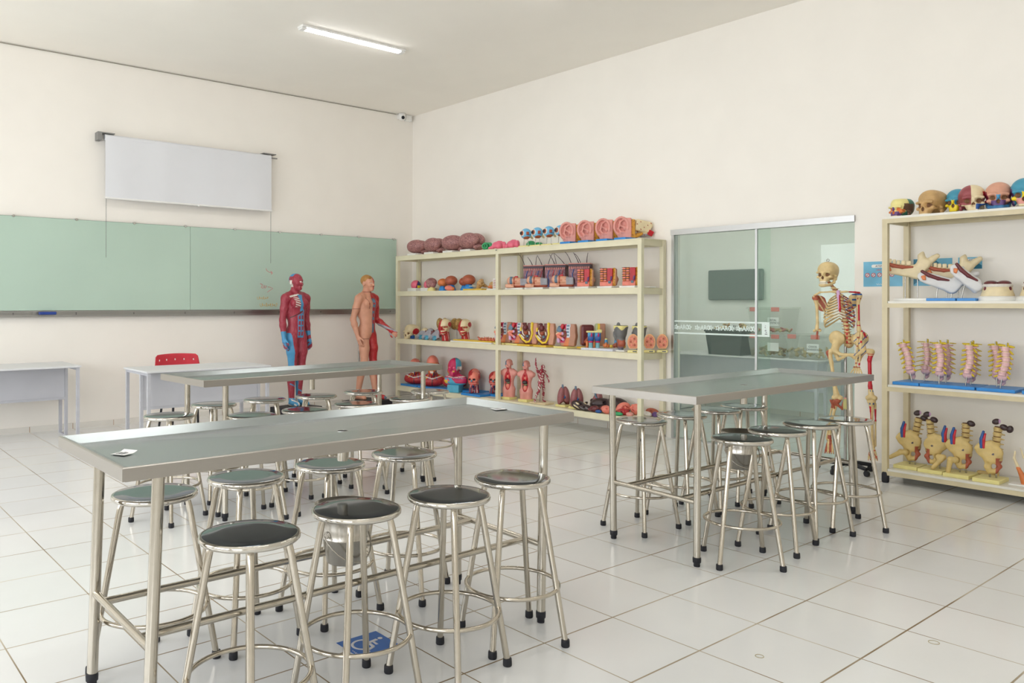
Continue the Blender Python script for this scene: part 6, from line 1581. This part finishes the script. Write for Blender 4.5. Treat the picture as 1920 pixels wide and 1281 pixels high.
lump('heart_model', 'pink heart model standing higher, left of the right post', 'organ model', 5.33, 7.02, Z4, (.055, .045, .060), [K_sal, K_red], .2, .5, 20, gr)
lump('bowel_model', 'dark red bowel model between the table leg and the post', 'organ model', 5.40, 6.90, Z4, (.06, .04, .036), [K_mred, K_drk], .4, .1, 21, gr)
lump('organ_model', 'green flat organ piece at the front of the heap', 'organ model', 5.405, 6.82, Z4, (.055, .025, .020), [K_grn, K_lgry], .2, 0, 22, None, False)
lump('organ_model', 'pale pink organ piece just left of the right front post', 'organ model', 5.27, 6.84, Z4, (.04, .03, .026), [K_pink, K_drk], .2, 0, 23, gr)
lump('organ_model', 'brown sausage-shaped organ at the shelf end', 'organ model', 5.16, 7.08, Z4, (.075, .03, .042), [K_aub, K_org], .25, .15, 24)
lump('organ_model', 'white and red heart piece at the shelf end', 'organ model', 5.17, 6.98, Z4, (.065, .03, .030), [K_wht, K_red], .2, 0, 25)
lump('organ_model', 'dark purple organ piece under the white one at the shelf end', 'organ model', 5.085, 7.02, Z4, (.03, .04, .030), [K_pur, K_drk], .2, 0, 26)
lump('organ_model', 'yellow organ piece in front of the white one', 'organ model', 5.185, 6.91, Z4, (.022, .018, .018), [K_yel], .2, 0, 27, None, False)

# ================================================================== right shelves: jaws and dentures
ZA = LEV2[1]
def jaw(t, m, gum, z0, L=1., teeth=True, ramus=True, rods=((-.02, 0), (.06, 0)), tilt=0.):
    T = Matrix.Translation((0, 0, z0)) @ Matrix.Rotation(tilt, 4, 'Y')
    v = lambda x, y, z: tuple(T @ Vector((x * L, y, z * L)))
    w = SD(.005); w.chain([v(-.172, -.012, .074), v(-.13, 0, .062), (v(-.05, .006, .048)), v(.02, .008, .044)], [.032, .036, .038, .042], k=.012).cap(v(-.168, -.01, .048), v(.03, .008, .010), .016, .018, k=.01).cap(v(-.168, -.008, .098), v(.01, .006, .082), .014, .016, k=.01)
    if ramus:
        w.chain([v(.03, .008, .035), v(.07, .010, .11)], [.042, .040], k=.03).chain([v(.055, .01, .11), v(.050, .01, .165), v(.058, .01, .190)], [.034, .022, .009], k=.02).chain([v(.08, .01, .10), v(.125, .012, .145), v(.150, .012, .165)], [.032, .020, .019], k=.02)
    w.box(v(0, .068, .08), (.4, .05, .3), op='s', k=.006).box(v(0, -.070, .08), (.4, .05, .3), op='s', k=.006)
    w.build('jaw_bone', [m, K_crm], t)
    w = SD(.0045).chain([v(-.180, -.022, .108), v(-.13, -.020, .088), v(-.07, -.018, .078), v(-.005, -.016, .080)], [.012, .015, .014, .008], k=.006); w.build('gum', gum, t)
    w = SD(.0045).cap(v(-.165, -.026, .075), v(-.145, -.026, .052), .006, .004).cap(v(-.175, -.026, .07), v(-.16, -.026, .050), .005).cap(v(-.155, -.026, .08), v(-.15, -.026, .055), .005); w.build('nerve', K_org, t)
    if teeth:
        for i, (x, r) in enumerate(((-.172, .011), (-.152, .013), (-.125, .014), (-.098, .015), (-.066, .017), (-.030, .018))):
            SD(.0045).box(v(x, -.010, .128 - .20 * (x + .172) if x < -.1 else .113 - .06 * (x + .1)), (r * .92, .015, .019), rd=.008).build('tooth', K_crm, t)
    for x, y in rods: rod(t, (x * L, y, .022), v(x, y, .02), .0045)
gj = 'jaw models on rods'
t = item('jaw_model', 'beige lower jaw with teeth on a rod, left, by the post', 'jaw model', 2.595, 6.93, ZA, gj); jaw(t, K_crm, K_aub, .185, 1.05, rods=((-.05, 0), (.03, .01)), tilt=.03); plate(t, .24, .16, .022, K_bwht, .01, .0)
t = item('jaw_model', 'beige lower jaw with teeth on a rod, behind the pale ones', 'jaw model', 2.345, 7.06, ZA, gj); jaw(t, K_crm, K_aub, .155, 1.05, rods=((-.05, 0), (.02, 0)), tilt=.02); plate(t, .30, .16, .022, K_bblu, -.02, .0)
K_pjaw = P('jaw_pale', (214, 214, 214), .4, var=.03)
t = item('jaw_model', 'pale grey toothless jaw with a dark red gum, in front', 'jaw model', 2.35, 6.90, ZA, gj); jaw(t, K_pjaw, K_liv, .075, 1.05, False, True, ((-.06, 0), (.03, 0)), .24); plate(t, .20, .15, .022, K_bblu, -.01, -.01)
t = item('jaw_model', 'pale jaw tilted steeply down beside the white dentures', 'jaw model', 2.19, 6.90, ZA, gj); jaw(t, K_pjaw, K_liv, .085, 1.0, False, False, ((-.055, 0),), .62); plate(t, .125, .15, .022, K_bblu, .0, -.01)
def denture(t):
    MB().lathe([(.13, 0), (.132, .004), (.122, .034), (.105, .036)], K_bwht, 40).build('foot', t)
    MB().lathe([(.104, .036), (.106, .040), (.094, .075), (.088, .108), (.080, .112)], K_crm, 40).build('gum_block', t)
    w = MB()
    for k in range(26): a = PI + .12 + (PI - .24) * k / 25; w.ball((.084 * math.cos(a), .084 * math.sin(a), .113), (.0105, .0075, .014), K_wht, 8)
    w.build('teeth', t)
    SD(.005).ell((-.040, .0, .130), (.044, .072, .022)).ell((.040, .0, .130), (.044, .072, .022), k=.004).box((0, 0, .09), (.085, .06, .022), rd=.02, k=.006).build('tongue', K_liv, t)
t = item('denture_model', 'cream denture block with white teeth and a dark red tongue, whole one', 'denture model', 2.03, 6.95, ZA, 'denture blocks'); denture(t)
dup(t, (6.95, 1.785, ZA), None, 'cream denture block cut by the right picture edge')
t = item('tooth_model', 'small red and orange piece standing behind the cut denture', 'tooth model', 1.86, 7.10, ZA, None); SD(.005).ell((0, 0, .16), (.03, .025, .03)).cap((0, 0, .02), (0, 0, .14), .012, k=.01).build('piece', [K_liv, K_org], t, lambda x, y, z: (np.sin(z * 160 + x * 100) > .5).astype(int)); plate(t, .1, .08, .012, K_bwht)

# ------------------------------------------------------------------ spine models
ZB = LEV2[2]
K_ny = P('nerve_yellow', (214, 188, 42), .4, var=.04)
def column(t, x, y, lean=0., front=True, s=1., seed=0):
    r = random.Random(seed); T = Matrix.Translation((x, y, .026)) @ Matrix.Rotation(lean, 4, 'Y')
    v = lambda a, b, c: tuple(T @ Vector((a * s, b, c)))
    w = SD(.0045); n = 6
    for i in range(n):
        z = .105 + i * .036; bow = .012 * math.sin(i * .7)
        w.cap(v(bow, .012, z), v(bow + .0, .05, z - .012), .010, .007, k=.006)
        for q in (-1, 1): w.cap(v(bow, .015, z), v(bow + q * .038, .022, z + .004), .008, .006, k=.006)
    w.ell(v(0, .02, .078), (.036, .024, .032), k=.012).chain([v(0, .03, .065), v(.0, .045, .035), v(0, .035, .018)], [.022, .015, .008], k=.01)
    w.build('sacrum', K_ros, t)
    R0 = .026 if front else .020
    for i in range(n):
        z = .105 + i * .036; bow = .012 * math.sin(i * .7)
        MB().lathe([(.004, -.0165), (R0 - .004, -.0165), (R0, -.013), (R0 - .0035, -.004), (R0 - .0035, .004), (R0, .011), (R0 - .003, .0145), (.004, .0145)], K_ros, 18, M=Matrix.Translation(v(bow, 0, z)) @ Matrix.Rotation(lean, 4, 'Y')).build('vertebra', t)
        MB().lathe([(R0 - .005, .0145), (R0 - .004, .017), (R0 - .005, .0195)], K_crm, 18, M=Matrix.Translation(v(bow, 0, z)) @ Matrix.Rotation(lean, 4, 'Y')).build('disc', t)
    w = SD(.0042)
    for i in range(n + 1):
        z = .09 + i * .036; L = .028 if front else .058
        for q in (-1, 1): w.cap(v(q * .018, .020, z), v(q * (.030 + L * .6), .006 if front else -.005, z - .016 if i < n else z), .0098 if front else .0052, .006 if front else .0042, k=.004)
    w.cap(v(0, .020, .09), v(0, .020, .325), .008, k=.005); w.build('nerve_roots', K_ny, t)
    MB().cyl((x, y, .02), v(0, .004, .10), .0045, K_rod, 10).cyl(v(0, 0, .29), v(0, 0, .335), .0035, K_rod, 8).build('stand_rod', t)
def spine(Y, X, lab, sx, cols, dx=0.):
    t = item('spine_model', lab, 'spine model', Y, X, ZB, 'spine models on blue plates', 0.)
    plate(t, sx, .30, .024, K_bblu, dx, 0, rel=0.)
    for i, c in enumerate(cols): column(t, *c, seed=i)
spine(2.60, 6.95, 'pink spine segments on a blue plate, leftmost, one leaning', .19, [(.0, -.02, -.22, True), (.045, .10, .05, False)])
spine(2.315, 6.95, 'two pairs of pink spine segments on a wide blue plate, middle', .37, [(-.09, -.03, .0, True), (-.085, .09, .02, False), (.095, -.05, .10, True), (.085, .09, .03, False)])
spine(2.00, 6.95, 'pair of pink spine segments on a blue plate, right', .24, [(.005, -.06, .12, True), (-.055, .07, -.03, True)])
spine(1.72, 6.95, 'pink spine segment on a blue plate, cut by the right picture edge', .24, [(.02, -.02, .05, True)])

# ------------------------------------------------------------------ pelvis models on yellow plates
ZC_ = LEV2[3]
K_fem = P('bone_yellowish', (210, 184, 120), .45, var=.06, scale=22)
def hip(t, lean, femur, mirror=1, vessel=1, nk=2):
    z0 = .028; mx = mirror
    w = SD(.0048)
    w.ell((-.010 * mx, 0, .220), (.088, .022, .066), (0, .30 * mx, 0), k=.012).chain([(-.088 * mx, -.004, .232), (-.05 * mx, -.002, .272), (.0, .004, .288), (.045 * mx, .016, .272)], .011, k=.012).ell((.0, 0, .165), (.045, .030, .05), k=.02)
    w.chain([(.0, 0, .15), (-.015 * mx, -.01, .105), (-.005 * mx, -.01, .075)], [.030, .022, .018], k=.014).chain([(.03 * mx, .0, .15), (.055 * mx, .0, .115), (.03 * mx, -.005, .078), (-.005 * mx, -.01, .075)], [.020, .014, .016, .016], k=.012)
    w.ell((.02 * mx, 0, .115), (.014, .05, .018), k=.006, op='s').ell((-.022 * mx, -.035, .125), (.024, .02, .024), k=.006, op='s').ell((0, -.03, .22), (.06, .014, .04), (0, .25 * mx, 0), k=.01, op='s')
    w.build('hip_bone', [K_fem, K_aub, K_drk], t, lambda x, y, z: sel([((x * mx > .032) & (z < .175), 1), ((x * mx - .018) ** 2 + (z - .20) ** 2 < .00006, 2)])(len(x)))
    SD(.0048).ell((.035 * mx, .05, .17), (.035, .045, .055), k=.01).ell((.02 * mx, .095, .20), (.05, .02, .05), k=.02).build('sacrum', [K_fem, K_aub], t, lambda x, y, z: (z < .15).astype(int))
    if femur is not None:
        hx, hy, hz = -.030 * mx, -.04, .125; fx, fy, fz = femur
        SD(.0048).ell((hx, hy, hz), .024).cap((hx, hy, hz), (hx - .03 * mx, hy - .01, hz + .005), .015, .018, k=.01).chain([(hx - .03 * mx, hy - .01, hz), (fx, fy, fz)], [.020, .015], k=.012).build('thigh_bone', K_fem, t)
    # lumbar column leaning with discs
    dirv = Vector((math.sin(lean), .03, math.cos(lean))); b = Vector((.025 * mx, .055, .235))
    w = SD(.0048)
    for i in range(5):
        c = b + dirv * (.036 * i); w.cap(tuple(c), tuple(c + Vector((.042, .03, -.006))), .008, .005, k=.006); w.cap(tuple(c), tuple(c + Vector((-.03, .035, .0))), .007, .005, k=.006)
        w.ell(tuple(c + Vector((0, .03, 0))), (.014, .018, .014), k=.008)
    w.build('spine_processes', K_fem, t)
    for i in range(5):
        c = b + dirv * (.036 * i); M_ = Matrix.Translation(c) @ Vector((0, 0, 1)).rotation_difference(dirv).to_matrix().to_4x4()
        MB().lathe([(.004, -.0155), (.025, -.0155), (.0285, -.012), (.0235, -.003), (.0235, .004), (.0285, .011), (.025, .0145), (.004, .0145)], K_fem, 20, M=M_).build('lumbar_vertebra', t)
        MB().lathe([(.022, .0145), (.0235, .0175), (.022, .0205)], K_sck, 20, M=M_).build('disc', t)
    v0 = Vector((-.055 * mx * vessel, -.005, .245)); 
    SD(.0045).chain([tuple(v0), tuple(v0 + Vector((.0, 0, .06))), tuple(v0 + Vector((.012 * vessel, 0, .115)))], [.016, .013, .009], k=.004).build('blue_vessel', K_ven, t)
    SD(.0045).chain([tuple(v0 + Vector((.014, -.006, .0))), tuple(v0 + Vector((.014, -.006, .055))), tuple(v0 + Vector((.024 * vessel, -.006, .10)))], [.011, .010, .007], k=.004).build('red_vessel', K_red, t)
    top = b + dirv * .185
    for k, (dx, dz) in enumerate(((.035, -.02), (-.012, .018), (.07, -.03))[:nk]):
        SD(.0045).ell((top.x + dx, top.y - .03, top.z + dz), (.028, .018, .022), (0, .5 - k * .9, 0)).build('kidney', [K_drk, K_lil], t, (lambda x, y, z, a=top.x + dx: (x > a + .016).astype(int)) if k == 1 else None)
    for x in (-.004, .035): rod(t, (x, .005, .026), (x - .004, .0, .09), .006)
    plate(t, .172, .21, .028, K_base, 0, 0)
gp = 'pelvis models on yellow plates'
for Y, X, lean, fem, mx, ve, nk, d in ((2.62, 6.95, .18, (-.135, -.05, .075), 1, 1, 2, 'leftmost, its thigh bone pointing left'), (2.437, 6.93, -.10, (-.005, -.075, .045), -1, 1, 2, 'second, its thigh bone pointing down'), (2.255, 6.91, .02, (-.075, -.05, .035), 1, 1, 1, 'third, its thigh bone standing on the plate'), (2.055, 6.89, .10, None, 1, 1, 3, 'fourth, without a thigh bone')):
    t = item('pelvis_model', f'pelvis and spine on a yellow plate, {d}', 'pelvis model', Y, X, ZC_, gp, math.atan2(Y, X) - .1); hip(t, lean, fem, mx, ve, nk)
t = item('bone_piece', 'loose cream bone lying behind the fourth pelvis plate', 'bone model', 2.13, 7.07, ZC_, None); SD(.005).cap((-.05, 0, .022), (.05, 0, .02), .018, .014).ell((.055, 0, .026), (.022, .03, .026), k=.01).build('bone', K_fem, t)
t = item('organ_model', 'thin cream and brown curved piece on the bottom shelf at the picture edge', 'anatomical model', 1.875, 6.90, ZC_, None); SD(.0045).chain([(-.03, 0, .24), (-.035, 0, .19), (-.01, 0, .12), (.02, 0, .05), (.03, 0, .012)], [.006, .008, .012, .022, .026], k=.006).chain([(.0, 0, .27), (.02, 0, .20)], [.004, .007]).build('piece', [K_org, K_crm], t, lambda x, y, z: (z > .13).astype(int)); plate(t, .12, .10, .012, K_bwht)

# ------------------------------------------------------------------ two ring marks on the floor tiles
M_stain = mat('floor_stain', (168, 158, 128), .6)
for x, y, r, d in ((3.038, 1.700, .016, 'left of the two'), (3.735, 1.316, .020, 'right of the two')):
    tag(MB().torus((0, 0, .0006), r, .0016, M_stain, 24, 6).build('floor_mark', None, (x, y, 0)), 'small yellowish ring mark on the floor tiles at lower right, ' + d, 'floor mark', 'ring marks on the floor')
